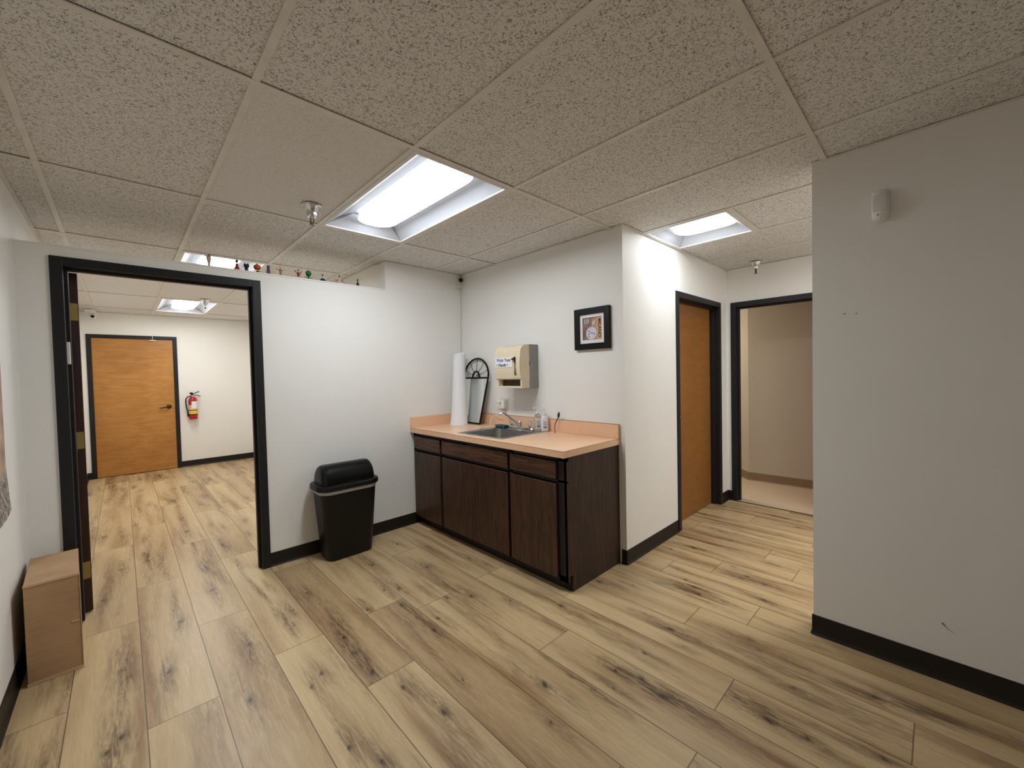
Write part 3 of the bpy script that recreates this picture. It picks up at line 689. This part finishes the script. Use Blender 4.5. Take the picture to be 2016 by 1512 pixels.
# bottles
def bottle(x, y, z, w, d_, h, body_mat, label, cat, rot, lean=0):
    t = thing('pump_bottle' if cat != 'lotion' else 'pump_bottle', label, 'bottle', (x, y, z)); t.rotation_euler = (0, 0, 0)
    R = Matrix.Translation((x, y, z)) @ Matrix.Rotation(rot, 4, 'Z')
    def ell(k, zz, r=.35):
        pts = []
        for q in range(24):
            a = 2*PI*q/24; c_, s_ = math.cos(a), math.sin(a)
            pts.append(R @ Vector((k*w/2*math.copysign(abs(c_)**.7, c_), k*d_/2*math.copysign(abs(s_)**.7, s_), zz)))
        return pts
    m = MB(); m.loft([ell(.92, .0), ell(1, .006), ell(1, h*.70), ell(.94, h*.84), ell(.6, h*.96), ell(.36, h)]); P(m, 'bottle_body', body_mat, t, True)
    m = MB(); m.box(-w*.33, -d_/2-.0012, h*.12, w*.33, -d_/2+.0008, h*.72, M=R); lb = P(m, 'label_sticker', 'paper', t)
    m = MB()
    for k in range(7):
        zz = h*(.20+.065*k); m.box(-w*(.26 if k % 3 else .2), -d_/2-.0018, zz, w*.26, -d_/2-.0010, zz+h*(.018 if k else .05), M=R)
    P(m, 'print_lines', 'ink', lb)
    m = MB(); m.lathe([(0, 0), (.013, 0), (.013, .018), (.007, .021), (.0045, .021), (.0045, .045), (.0, .045)], 16, M=R @ Matrix.Translation((0, 0, h)))
    m.box(-.040, -.006, h+.043, .008, .006, h+.052, .002, 2, M=R); P(m, 'pump', 'white', t, True)
    return t
bottle(-.062, -1.070, FZ+.0005, .062, .040, .135, 'clear', 'clear hand sanitizer pump bottle beside the faucet, left of the white one', 'bottle', -.55)
bottle(-.062, -1.148, FZ+.0005, .060, .038, .130, 'white', 'white lotion pump bottle, right of the clear one', 'bottle', -.75)
# dark utensil leaning on the splash
m = MB(); m.tube([(-.082, -1.270, ZT+.001), (-.078, -1.268, ZT+.02), (-.073, -1.262, ZT+.05), (-.060, -1.260, ZT+.075), (-.045, -1.262, ZT+.098), (-.034, -1.270, ZT+.118)], [.0035, .003, .003, .0035, .004, .005], 8)
m.loft([[(-.036+.006*math.cos(a)*k-.010*t_, -1.270+.013*math.sin(a)*k-.016*t_, ZT+.115+.050*t_) for a in [2*PI*q/14 for q in range(14)]] for t_, k in ((0, .4), (.2, .8), (.5, 1), (.8, .7), (1, .25))])
tag(m.build('spoon', plain('dark_brown_plastic', srgb(46, 28, 26), .35), smooth=True), 'thin dark brown spoon standing against the peach upstand, right of the bottles', 'spoon')
# ---------------------------------------------------------------- outlet, adapter and cord
m = MB(); m.box(-.006, -.658, 1.033, -.0005, -.545, 1.143, .003, 2); ob = tag(m.build('outlet_plate', 'ivory'), 'ivory electrical outlet plate on the wall under the towel dispenser', 'outlet')
t = thing('power_adapter', 'white plug-in power adapter with thin white cord, in the ivory outlet', 'adapter', (-.03, -.60, 1.09))
m = MB(); m.box(-.045, -.645, 1.050, -.0065, -.575, 1.130, .004, 2); P(m, 'adapter_body', 'white', t, True)
m = MB(); m.box(-.062, -.605, 1.100, -.0452, -.578, 1.118, .003, 2); m.box(-.066, -.580, 1.098, -.046, -.550, 1.116, .003, 2); P(m, 'plug', 'white', t, True)
m = MB(); m.tube([(-.055, -.552, 1.106), (-.055, -.53, 1.09), (-.05, -.52, 1.03), (-.045, -.53, .99), (-.045, -.60, .965), (-.06, -.62, .99), (-.06, -.55, .995), (-.07, -.50, .97), (-.08, -.495, .93), (-.10, -.52, .897), (-.16, -.55, .8935), (-.19, -.48, .8935), (-.21, -.42, .8935), (-.20, -.36, .8935), (-.25, -.30, .8935)], .0022, 6)
P(m, 'cord', 'white', t, True)
# ---------------------------------------------------------------- towel dispenser
t = thing('towel_dispenser', 'beige and grey paper towel dispenser on the wall above the outlet', 'dispenser', (-.01, -.885, 1.235))
DY0, DY1, DZ0, DZ1 = -1.036, -.738, 1.240, 1.605
m = MB(); m.box(-.112, DY0, DZ0, -.001, DY1, DZ1, .004, 2); P(m, 'back_case', 'grey', t, label='grey metal back case')
prof = [(-.112, DZ1-.002)]
for k in range(9):
    a = k/8; prof.append((-.15-.065*math.sin(a*PI/2), DZ1-.006-.06*(1-math.cos(a*PI/2))))
prof += [(-.225, 1.48), (-.228, 1.42), (-.224, 1.37), (-.214, 1.325), (-.200, 1.316), (-.198, 1.262), (-.190, 1.248), (-.112, 1.244)]
# cover: shell with an opening at the bottom front for the towel
m = MB(); m.prism([(x, z) for x, z in prof if z > 1.31]+[(-.112, 1.316)], (DY0-.001, DY1+.001), 'y'); P(m, 'cover', 'almond', t, True, 'beige curved front cover')
m = MB()
m.box(-.203, DY0-.001, 1.245, -.113, DY0+.018, 1.318, .002, 1); m.box(-.203, DY1-.018, 1.245, -.113, DY1+.001, 1.318, .002, 1)
m.box(-.203, DY0+.016, 1.245, -.113, DY1-.016, 1.262, .002, 1); P(m, 'towel_mouth', 'almond', t)
m = MB(); m.box(-.150, DY0+.018, 1.262, -.113, DY1-.018, 1.3155); P(m, 'inner_slot', 'dark_slot', t)
m = MB(); m.box(-.2325, -.983, 1.352, -.2235, -.980, 1.470); m.box(-.2325, -.995, 1.352, -.2235, -.992, 1.470); P(m, 'lever_track', plain('track_brown', srgb(120, 104, 84), .5), t)  # two thin brown-grey lines of the lever track
m = MB(); m.box(-.238, -.993, 1.456, -.2255, -.980, 1.502, .002, 1); m.box(-.247, -.985, 1.478, -.236, -.962, 1.492, .003, 2); P(m, 'lever', 'bronze', t, label='dark crank lever')
m = MB(); m.box(-.1125-.0, DY0-.0018, 1.43, -.104, DY0-.0002, 1.465); o_ = P(m, 'keyhole', 'ink', t)
m = MB(); m.box(-.098, DY0-.006, 1.425, -.088, DY0, 1.432, .001, 1); P(m, 'latch', 'chrome', t)
# sign: follows the bulge of the cover closely, nearly vertical
m = MB(); m.box(-.2315, -.958, 1.418, -.2290, -.750, 1.500, .0004, 1); sg = P(m, 'sign', 'paper', t, label='white sticker reading Wash Your Hands')
def face_x(y, z, x):   # text frame facing -x: +u -> -y, +v -> +z
    return Matrix(((0, 0, -1, x), (-1, 0, 0, y), (0, 1, 0, z), (0, 0, 0, 1)))
for body, mt, y, z in (('Wash', 'blue_ink', -.812, 1.478), ('Your', 'ink', -.904, 1.478), ('Hands', 'ink', -.838, 1.438)):
    o_ = text_obj(body, .037, 'lettering', mt, face_x(y, z, -.2322), .0005); part(o_, sg)
    # embolden
for y in (-.772, -.902):
    m = MB(); m.lathe([(0, 0), (.007, 0), (.007, .0008), (0, .0008)], 16, M=face_x(y, 1.439, -.2318)); P(m, 'green_mark', 'green_ink', sg)
# ---------------------------------------------------------------- framed picture
t = thing('framed_picture', 'small black framed print of a plate and spoon on the sink wall', 'picture', (-.012, -1.593, 1.685))
py0, py1, pz0, pz1, fw = -1.745, -1.437, 1.532, 1.838, .045
m = MB()
for b in ((py0, pz0, py0+fw, pz1), (py1-fw, pz0, py1, pz1), (py0+fw, pz0, py1-fw, pz0+fw), (py0+fw, pz1-fw, py1-fw, pz1)): m.box(-.028, b[0], b[1], -.002, b[2], b[3], .002, 2)
P(m, 'frame', 'black_frame', t)
m = MB(); m.box(-.014, py0+fw-.002, pz0+fw-.002, -.006, py1-fw+.002, pz1-fw+.002); P(m, 'mat_board', 'paper', t, label='white mat board')
ay0, ay1, az0, az1 = py0+.072, py1-.072, pz0+.072, pz1-.072
tp = NT('print_paper'); a_ = tp.noise(tp.coords(), 9, 3); sx = tp.n.new('ShaderNodeSeparateXYZ'); tp.link(tp.coords(), sx.inputs[0])
mrp = tp.n.new('ShaderNodeMapRange'); mrp.inputs['From Min'].default_value = .02; mrp.inputs['From Max'].default_value = -.05; tp.link(sx.outputs['Y'], mrp.inputs['Value'])
tp.base(tp.mix(mrp.outputs[0], tp.ramp(a_, [(.35, srgb(112, 80, 72)), (.65, srgb(160, 128, 114))]), srgb(206, 160, 118)))
m = MB(); m.box(-.0152, ay0, az0, -.014, ay1, az1); pr = P(m, 'print', tp.m, t, label='printed plate, spoon and striped cloth')
m = MB(); m.box(-.0158, ay0, az1-.002, -.0150, ay1, az1+.002); m.box(-.0158, ay1-.002, az0, -.0150, ay1+.002, az1+.001); P(m, 'print_border', 'ink', pr)
m = MB(); m.lathe([(0, 0), (.047, 0), (.047, .0008), (0, .0008)], 32, M=face_x(-1.586, 1.652, -.0158)); P(m, 'plate_shape', plain('plate_print', srgb(206, 206, 222), .5), pr)
m = MB()
for dy, dz in ((.022, .02), (.022, -.002), (.022, -.02), (.004, .006), (-.012, .003), (-.028, -.004)): m.lathe([(0, 0), (.0052, 0), (.0052, .001), (0, .001)], 10, M=face_x(-1.586+dy, 1.648+dz, -.0164))
P(m, 'berries_shape', plain('berry_print', srgb(84, 62, 70), .5), pr)
m = MB(); m.lathe([(0, 0), (.012, 0), (.012, .0006), (0, .0006)], 16, sy=1.7, M=face_x(-1.606, 1.728, -.0160) @ Matrix.Rotation(-.45, 4, 'Z')); m.box(-.003, -.05, 0, .003, -.014, .0006, M=face_x(-1.606, 1.728, -.0160) @ Matrix.Rotation(-.45, 4, 'Z')); P(m, 'spoon_shape', plain('spoon_print', srgb(212, 196, 196), .5), pr)
m = MB()
for k in range(3): m.box(-.0164, ay1-.016-.014*k-.006, az1-.045+.002*k, -.0154, ay1-.016-.014*k, az1-.006)
P(m, 'stripes', 'paper', pr)
m = MB()
for k in range(3): m.box(-.0163, ay1-.009-.014*k-.007, az1-.047+.002*k, -.0153, ay1-.009-.014*k, az1-.006)
P(m, 'dark_stripes', 'ink', pr)
o_ = text_obj('MILANO', .036, 'lettering', 'ink', face_x(ay0+.016, (az0+az1)/2, -.0158) @ Matrix.Rotation(-PI/2, 4, 'Z'), .0004); part(o_, pr)
# ---------------------------------------------------------------- mirror leaning behind the roll
mir = bpy.data.objects.new('mirror', None); mir.location = (-.110, -.254, ZT+.005); COL.objects.link(mir)
tag(mir, 'tapered black-framed mirror with fan-shaped arch, leaning behind the white roll', 'mirror')
mir.rotation_euler = (0, math.atan2(.086, .62), 0)
def MP(mb, name, mat, par, smooth=False):
    o = mb.build(name, mat, None, smooth); o.parent = par; return o
def bar2(m, pts, w, th=.012, x=0):               # flat bar in the mirror plane along (y,z) points
    m.tube([(x, a, b) for a, b in pts], w, 8)
AZ, AR = .452, .186
m = MB()
bar2(m, [(-.118, .006), (.118, .006)], .008); bar2(m, [(-.118, .006), (-AR, AZ)], .009); bar2(m, [(.118, .006), (AR, AZ)], .009)
bar2(m, [(AR*math.cos(PI*k/24), AZ+.178*math.sin(PI*k/24)) for k in range(25)], .009)
MP(m, 'frame', 'black_frame', mir, True)
m = MB(); bar2(m, [(-AR, AZ-.012), (AR, AZ-.012)], .009)
bar2(m, [(.050*math.cos(PI*k/12), AZ-.01+.062*math.sin(PI*k/12)) for k in range(13)], .009)
for dg in (24, 56, 90, 124, 156):
    a = math.radians(dg); c0 = Vector((.052*math.cos(a), AZ-.005+.062*math.sin(a))); c1 = Vector((.184*math.cos(a), AZ+.176*math.sin(a)))
    mid_ = (c0+c1)/2+Vector((.012*math.cos(a), -.010)); bar2(m, [c0[:], mid_[:], c1[:]], .0028)
MP(m, 'fan_grille', 'black_frame', mir, True)
m = MB(); m.prism([(-.113, .010), (.113, .010), (AR-.006, AZ-.014), (-AR+.006, AZ-.014)], (-.002, .003), 'x'); MP(m, 'mirror_glass', 'mirror', mir)
# ---------------------------------------------------------------- paper roll
t = thing('paper_roll', 'tall white paper roll standing in the corner of the worktop', 'paper roll', (-.20, -.19, ZT))
loops = []
for k in range(13):
    f = k/12; c = Vector((-.212, -.188, ZT+.001)).lerp(Vector((-.135, -.112, 1.572)), f); r = .074-.017*f+(.008*(1-f/.15) if f < .15 else 0)
    L = []
    for q in range(40):
        a = 2*PI*q/40; rr = r*(1+.012*math.sin(3*a+f*4))*(1+.10*max(0, math.cos(a-3.6))*(1-f)**3)
        L.append(c+Vector((rr*math.cos(a), rr*math.sin(a), (.012*math.sin(a+1) if k == 12 else 0))))
    loops.append(L)
m = MB(); m.loft(loops, cap=False); m.bm.faces.new([m.bm.verts.new(p) for p in loops[0]])
tw = NT('quilted_paper'); tw.base((.85, .86, .90, 1)); tw.b.inputs['Roughness'].default_value = .7; tw.bump(tw.noise(tw.coords((60, 60, 60)), 3, 2), .35, .003)
P(m, 'paper_sheet', tw.m, t, True)
m = MB(); c = Vector((-.135, -.112, 1.560)); m.loft([[c+Vector((r*math.cos(2*PI*q/24), r*math.sin(2*PI*q/24), z)) for q in range(24)] for r, z in ((.054, -.005), (.05, .004), (.022, .006))])
P(m, 'rolled_core', tw.m, t, True)
# ---------------------------------------------------------------- corner security camera
t = thing('security_camera', 'small round dark-faced camera in the ceiling corner above the roll', 'camera', (-.03, -.03, 2.30))
aim = (Vector(CAM)-Vector((-.034, -.034, 2.325))).normalized(); Rm = Matrix.Translation((-.034, -.034, 2.318)) @ aim.to_track_quat('Z', 'Y').to_matrix().to_4x4()
m = MB(); m.lathe([(0, -.022), (.018, -.022), (.026, -.012), (.027, .006), (.024, .012), (0, .012)], 24, M=Rm); P(m, 'camera_body', 'white', t, True)
m = MB(); m.lathe([(0, .013), (.022, .0125), (.022, .014), (.010, .016), (0, .0165)], 24, M=Rm); P(m, 'lens_face', 'black_gloss', t, True, 'dark round lens face')
m = MB(); m.box(-.072, -.012, 2.222, -.022, -.0005, 2.272, .002, 2); br = P(m, 'mount_box', 'ivory', t)
m = MB(); m.box(-.062, -.026, 2.238, -.046, -.012, 2.262, .002, 1); m.box(-.040, -.034, 2.244, -.026, -.012, 2.262, .002, 1); P(m, 'plug', 'white', br)
m = MB(); m.tube([(-.030, -.018, 2.26), (-.030, -.012, 2.29), (-.032, -.02, 2.302)], .004, 8); P(m, 'stem', 'white', t, True)
m = MB(); m.tube([(-.030, -.020, 2.245), (-.022, -.010, 2.20), (-.018, -.006, 2.05), (-.020, -.005, 1.98), (-.026, -.006, 1.90), (-.024, -.005, 1.78), (-.030, -.006, 1.65), (-.034, -.008, 1.50)], .0024, 6); P(m, 'cable', plain('grey_cable', srgb(196, 192, 186), .5), t, True)
# motion detector on the right wall
t = thing('motion_detector', 'white motion detector high on the near right wall', 'motion detector', (XE, -3.174, 2.08))
m = MB(); L = []
for z, k, dpt in ((2.017, .4, .018), (2.022, .75, .035), (2.034, .95, .046), (2.05, 1, .05), (2.13, 1, .046), (2.148, .98, .040), (2.152, .93, .034)):
    pts = []
    for q in range(15):
        a = PI*q/14; pts.append((XE-.001-dpt*math.sin(a)**.6, -3.174+.031*k*math.cos(a), z))
    L.append(pts)
m.loft(L); P(m, 'housing', 'white', t, True)
m = MB(); m.box(XE-.052, -3.199, 2.055, XE-.030, -3.151, 2.128, .004, 2); P(m, 'window', plain('frosted_window', (.7, .7, .68), .5), t, True)
m = MB(); m.sphere((XE-.0475, -3.168, 2.040), .0028); P(m, 'indicator', 'ink', t)
# ---------------------------------------------------------------- sprinklers
def sprinkler(x, y, label, first=None):
    t = thing('fire_sprinkler', label, 'sprinkler', (x, y, H), 'chrome sprinkler heads in the ceiling')
    T0 = Matrix.Translation((x, y, H-.002))
    m = MB(); m.lathe([(.052, .0), (.052, -.002), (.044, -.006), (.036, -.028), (.028, -.040)], 28, M=T0)
    P(m, 'escutcheon', 'chrome', t, True)
    m = MB(); m.lathe([(.001, -.006), (.026, -.006), (.027, -.040), (.026, -.058), (.022, -.068), (.001, -.068)], 24, M=T0); P(m, 'body', 'chrome', t, True)
    m = MB(); m.box(-.011, -.004, -.102, -.0075, .004, -.066, M=T0); m.box(.0075, -.004, -.102, .011, .004, -.066, M=T0); m.box(-.011, -.004, -.104, .011, .004, -.099, M=T0)
    m.lathe([(0, -.099), (.003, -.099), (.003, -.068), (0, -.068)], 8, M=T0); m.lathe([(0, -.110), (.014, -.110), (.014, -.1075), (0, -.104)], 16, M=T0)
    P(m, 'deflector', 'bronze', t, False, 'bronze deflector')
sprinkler(-1.698, -.826, 'chrome fire sprinkler in the ceiling left of the long main-room light')
sprinkler(1.844, -2.161, 'chrome fire sprinkler on the hallway ceiling above the end doorway')
sprinkler(-1.748, 2.96, 'chrome fire sprinkler in the far room, seen through the open doorway')
# far room camera
t = thing('security_camera', 'white dome camera at the far room ceiling beside the open door leaf', 'camera', (-2.80, 4.75, 2.33))
m = MB(); m.box(-2.86, 4.60, 2.325, -2.755, 4.78, 2.371, .006, 2); P(m, 'mount_box', 'white', t)
m = MB(); m.sphere((-2.79, 4.70, 2.29), .042, (1, 1, .9)); P(m, 'camera_body', 'white', t, True)
m = MB(); a = (Vector(CAM)-Vector((-2.79, 4.70, 2.285))).normalized(); m.lathe([(0, 0), (.021, 0), (.018, .008), (0, .010)], 20, M=Matrix.Translation(Vector((-2.79, 4.70, 2.285))+a*.036) @ a.to_track_quat('Z', 'Y').to_matrix().to_4x4()); P(m, 'lens', 'black_gloss', t, True)
# ---------------------------------------------------------------- fire extinguisher on the far wall
t = thing('fire_extinguisher', 'red fire extinguisher with yellow label on the far room wall', 'extinguisher', (-1.735, YG-.07, .75))
ex, ey = -1.722, YG-.066
T0 = Matrix.Translation((ex, ey, 0))
m = MB(); m.lathe([(0, .757), (.050, .757), (.055, .765), (.056, .79), (.056, 1.05), (.050, 1.08), (.034, 1.105), (.018, 1.115), (0, 1.116)], 28, M=T0); P(m, 'cylinder', 'red', t, True)
def wrap(z0, z1, a0, a1, r, mat, name):
    m = MB(); N = 12; q = m.bm; g = [[q.verts.new((ex+r*math.cos(a0+(a1-a0)*k/N), ey+r*math.sin(a0+(a1-a0)*k/N), z)) for k in range(N+1)] for z in (z0, z1)]
    for k in range(N): q.faces.new((g[0][k], g[0][k+1], g[1][k+1], g[1][k]))
    return P(m, name, mat, t, True)
wrap(.905, .985, -2.75, -.35, .0568, plain('label_print', srgb(226, 190, 150), .5), 'label_sticker'); wrap(.93, 1.04, -1.95, -.45, .0574, 'paper', 'inspection_tag')
wrap(.84, .893, -2.75, -.35, .0568, 'yellow', 'yellow_label'); wrap(.893, .905, -3.1, 0, .0572, 'black', 'strap'); wrap(.826, .84, -3.1, 0, .0572, 'black', 'strap')
m = MB(); m.lathe([(0, 1.113), (.020, 1.113), (.020, 1.135), (.012, 1.14), (0, 1.14)], 16, M=T0); P(m, 'valve', 'chrome', t, True)
m = MB(); m.tube([(ex-.02, ey, 1.148), (ex+.03, ey, 1.168), (ex+.085, ey, 1.195)], .007, 8); m.tube([(ex-.01, ey, 1.138), (ex+.05, ey, 1.135), (ex+.10, ey, 1.118)], .006, 8); m.box(ex-.035, ey-.012, 1.155, ex+.005, ey+.012, 1.182, .003, 1); P(m, 'handle', 'black', t, True, 'squeeze handle')
m = MB(); m.tube([(ex-.02, ey, 1.125), (ex-.06, ey, 1.115), (ex-.085, ey, 1.08), (ex-.088, ey, 1.02), (ex-.080, ey, .95), (ex-.068, ey, .89), (ex-.066, ey, .84)], .008, 8); m.tube([(ex-.066, ey, .842), (ex-.064, ey, .80)], [.009, .013], 10); P(m, 'hose', 'black', t, True)
m = MB(); m.box(ex-.015, ey+.05, .86, ex+.015, YG-.0005, 1.15); P(m, 'bracket', 'black', t)
# ---------------------------------------------------------------- trash can
t = thing('trash_can', 'black plastic trash can with dome swing lid against the back wall', 'trash can', (-1.3, -.15, 0))
def rr2(cx_, cy_, w, d_, r, z): return rrect(cx_-w/2, cx_+w/2, cy_-d_/2, cy_+d_/2, r, z, 6)
cx_, cy_ = -1.300, -.156
m = MB(); m.loft([rr2(cx_, cy_, .335, .205, .055, .002), rr2(cx_, cy_, .350, .215, .06, .012), rr2(cx_, cy_, .432, .262, .075, .525), rr2(cx_, cy_, .436, .264, .075, .530)]); P(m, 'bin_body', 'black', t, True)
m = MB(); m.loft([rr2(cx_, cy_, .4335, .2635, .075, .505), rr2(cx_, cy_, .440, .268, .076, .532)], cap=False); P(m, 'bag_edge', 'grey_band', t, True, 'grey bag edge folded under the lid')
m = MB(); m.loft([rr2(cx_, cy_, .460, .284, .085, .530), rr2(cx_, cy_, .474, .294, .09, .536), rr2(cx_, cy_, .474, .294, .09, .560), rr2(cx_, cy_, .462, .284, .085, .570), rr2(cx_, cy_, .43, .25, .08, .572)]); rim = P(m, 'lid_rim', 'black', t, True)
# dome: rounded hood, its flap face set back
loops = []
for k in range(11):
    f = k/10; a = f*PI/2
    w = .405*(1-.12*(1-math.cos(a)) - (.0 if f < 1 else 0)); d_ = .235*math.cos(a*.86)
    z = .570+.135*math.sin(a)**.9
    loops.append(rr2(cx_, cy_, w, max(d_, .03), min(.05, max(d_, .03)*.45), z))
m = MB(); m.loft(loops); P(m, 'lid_dome', 'black', t, True)
# flap: slightly proud curved panel on the front of the dome
m = MB(); q = m.bm; g = []
for k in range(11):
    a = (.04+.94*k/10)*PI/2; d_ = .235*math.cos(a*.86)/2+.003; z = .570+.137*math.sin(a)**.9; hw = .165
    g.append([q.verts.new((cx_-hw+2*hw*i/12, cy_-d_, z)) for i in range(13)])
for k in range(10):
    for i in range(12): q.faces.new((g[k][i], g[k][i+1], g[k+1][i+1], g[k+1][i]))
bmesh.ops.solidify(q, geom=q.faces[:], thickness=.003)
P(m, 'swing_flap', 'black', t, True)
m = MB(); m.lathe([(0, 0), (.05, 0), (.048, .004), (0, .008)], 20, sx=1.9, sy=.35, M=Matrix.Translation((cx_+.01, cy_-.128, .571))); P(m, 'lip', 'black', t, True)
# ---------------------------------------------------------------- cardboard box
t = thing('cardboard_box', 'tall brown cardboard box standing by the left wall at the open doorway', 'box', (-2.80, -.30, 0))
bx0_, bx1_, by0_, by1_, bh = -2.885, -2.712, -.512, -.085, .461
BR = Matrix.Translation((bx1_, by0_, 0)) @ Matrix.Rotation(math.radians(3.2), 4, 'Z') @ Matrix.Translation((-bx1_, -by0_, 0))
m = MB(); m.box(bx0_, by0_, .001, bx1_, by1_, bh, .0025, 2, M=BR)
P(m, 'carton', 'cardboard', t)
m = MB(); m.box(bx0_-.001, by0_-.0035, .001, bx1_+.001, by0_-.0006, .014, M=BR); m.box(bx0_-.001, by0_-.003, bh-.010, bx1_+.001, by0_-.0006, bh+.0012, .0008, 1, M=BR); m.box(bx1_+.0006, by0_-.003, .001, bx1_+.003, by0_+.008, bh, M=BR)
P(m, 'flap_edge', plain('cardboard_edge', srgb(200, 168, 132), .8), t, label='pale cut flap edges')
m = MB(); m.box(bx1_-.030, by0_-.0042, .235, bx1_-.004, by0_-.0005, .238, M=BR); P(m, 'tape', plain('tape', srgb(214, 190, 160), .4), t)
# ---------------------------------------------------------------- poster on the left wall
m = MB(); q = m.bm; g = []
for k in range(13):
    z = .772+.95*k/12; row = []
    for i in range(9):
        y = -1.15+.67*i/8; off = .004+.010*max(0, 1-k/3)*(i/8)**3
        zz = z-.02*(1-i/8)*(k == 0)*0
        row.append(q.verts.new((XL+off, y, zz+(.035*(i/8)**8 if k == 0 else 0))))
    g.append(row)
for k in range(12):
    for i in range(8): q.faces.new((g[k][i], g[k][i+1], g[k+1][i+1], g[k+1][i]))
tag(m.build('wall_poster', 'poster'), 'grey and brown patterned poster cut off at the left edge, on the left wall', 'poster')

# ---------------------------------------------------------------- figurines on the ledge
fm = {k: plain('figurine_'+k, srgb(*v), .4) for k, v in dict(peach=(222, 186, 150), cream=(226, 206, 170), maroon=(150, 50, 56), black=(24, 24, 26), orange=(206, 84, 32), purple=(92, 80, 110),
      tan=(190, 140, 92), blue=(74, 96, 116), red=(176, 34, 34), green=(34, 112, 52), navy=(34, 46, 110), white=(214, 210, 204), brown=(96, 56, 36), dark=(40, 26, 24)).items()}
FY = .058
def fig(x, label, parts):
    t = thing('figurine', label, 'figurine', (x, FY, ZL+.0005), 'painted figurines on the partition ledge')
    for nm, mt, fn in parts:
        m = MB(); fn(m, x, FY, ZL+.001); P(m, nm, fm[mt], t, True)
def lat(prof, sx=1, sy=1, dx=0): return lambda m, x, y, z: m.lathe(prof, 16, M=Matrix.Translation((x+dx, y, z)), sx=sx, sy=sy)
def sph(dx, dz, r, sc=(1, 1, 1)): return lambda m, x, y, z: m.sphere((x+dx, y, z+dz), r, sc, 14)
def arms(z0, z1, w, r=.003):
    return lambda m, x, y, z: (m.tube([(x-w, y, z+z1), (x-w*.45, y, z+z0), (x, y, z+z0)], r, 6), m.tube([(x+w, y, z+z1), (x+w*.45, y, z+z0), (x, y, z+z0)], r, 6))
fig(-2.078, 'pale peach figurine with a wide top, first from the left on the ledge', [('body', 'peach', lat([(0, 0), (.010, 0), (.007, .02), (.009, .035), (.014, .055), (.012, .07), (0, .074)])), ('head', 'tan', sph(.003, .078, .011)), ('wing', 'peach', lambda m, x, y, z: m.tube([(x-.024, y, z+.078), (x-.008, y, z+.07), (x+.01, y, z+.06)], [.003, .006, .007], 8))])
fig(-1.919, 'dark red cone-dressed figurine with a small black head', [('dress', 'maroon', lat([(0, 0), (.020, 0), (.017, .012), (.009, .035), (.007, .054), (0, .056)])), ('head', 'black', sph(0, .065, .009)), ('hat', 'dark', sph(.001, .072, .008, (1.2, 1, .6)))])
fig(-1.862, 'black cat figurine with pointed ears on the ledge', [('body', 'black', lat([(0, 0), (.013, 0), (.009, .010), (.012, .022), (.010, .032), (0, .034)])), ('head', 'black', sph(0, .044, .016, (1.1, .9, .85))), ('ear', 'black', lat([(.007, .052), (0, .070)], dx=-.010)), ('ear', 'black', lat([(.007, .052), (0, .070)], dx=.010))])
fig(-1.795, 'figurine with a big round orange pumpkin head', [('body', 'black', lat([(0, 0), (.011, 0), (.012, .010), (.007, .022), (0, .024)])), ('pumpkin_head', 'orange', sph(0, .046, .024, (1, .9, .85))), ('stalk', 'dark', lat([(.005, .062), (.003, .074), (0, .075)])), ('arms', 'tan', arms(.02, .016, .022))])
fig(-1.724, 'slim purple-grey robed figurine on the ledge', [('robe', 'purple', lat([(0, 0), (.015, 0), (.014, .02), (.010, .045), (.009, .052), (0, .054)])), ('head', 'purple', sph(0, .062, .011)), ('hair', 'white', sph(0, .070, .008, (1, 1, .6)))])
fig(-1.643, 'tan figurine with raised arms standing on a blue-grey base', [('base', 'blue', lat([(0, 0), (.022, 0), (.024, .005), (.010, .010), (0, .010)], 1, .7)), ('body', 'tan', lat([(0, .01), (.006, .01), (.008, .03), (.012, .048), (.005, .056), (0, .057)])), ('head', 'cream', sph(0, .067, .010)), ('arms', 'tan', arms(.048, .058, .030))])
fig(-1.520, 'red and cream figurine with arms up and a red cap', [('body', 'cream', lat([(0, 0), (.006, 0), (.006, .012), (.010, .022), (0, .024)])), ('coat', 'red', lat([(0, .02), (.012, .022), (.010, .048), (0, .052)])), ('head', 'cream', sph(0, .060, .009)), ('cap', 'red', sph(0, .068, .009, (1, 1, .7))), ('arms', 'red', arms(.044, .062, .026))])
fig(-1.447, 'green round-haired figurine with thin green arms out', [('body', 'green', lat([(0, 0), (.006, 0), (.005, .02), (.008, .03), (0, .032)])), ('head', 'green', sph(0, .054, .022, (1, .9, 1.05))), ('arms', 'green', arms(.022, .026, .030, .0024))])
fig(-1.340, 'blue-skirted figurine with a white top and hat', [('skirt', 'navy', lat([(0, 0), (.020, 0), (.022, .012), (.016, .026), (.008, .032), (0, .032)])), ('torso', 'white', lat([(0, .03), (.009, .031), (.008, .046), (0, .048)])), ('head', 'tan', sph(0, .056, .009)), ('hat', 'white', lat([(0, .062), (.014, .063), (.008, .066), (.008, .075), (0, .076)]))])
fig(-1.208, 'cream snowman figurine with stick arms and black hat', [('body', 'cream', sph(0, .016, .018, (1.15, 1, .9))), ('torso', 'cream', sph(0, .038, .013)), ('head', 'cream', sph(0, .055, .010)), ('hat', 'dark', lat([(0, .062), (.008, .062), (.005, .064), (.005, .075), (0, .076)])), ('arms', 'brown', arms(.034, .030, .034, .002))])
fig(-1.055, 'black-cloaked figurine with a tan face, last on the right of the ledge', [('cloak', 'black', lat([(0, 0), (.017, 0), (.014, .015), (.006, .038), (0, .04)])), ('head', 'tan', sph(0, .046, .007)), ('hat', 'black', lat([(0, .052), (.010, .053), (.005, .058), (.002, .072), (0, .072)]))])
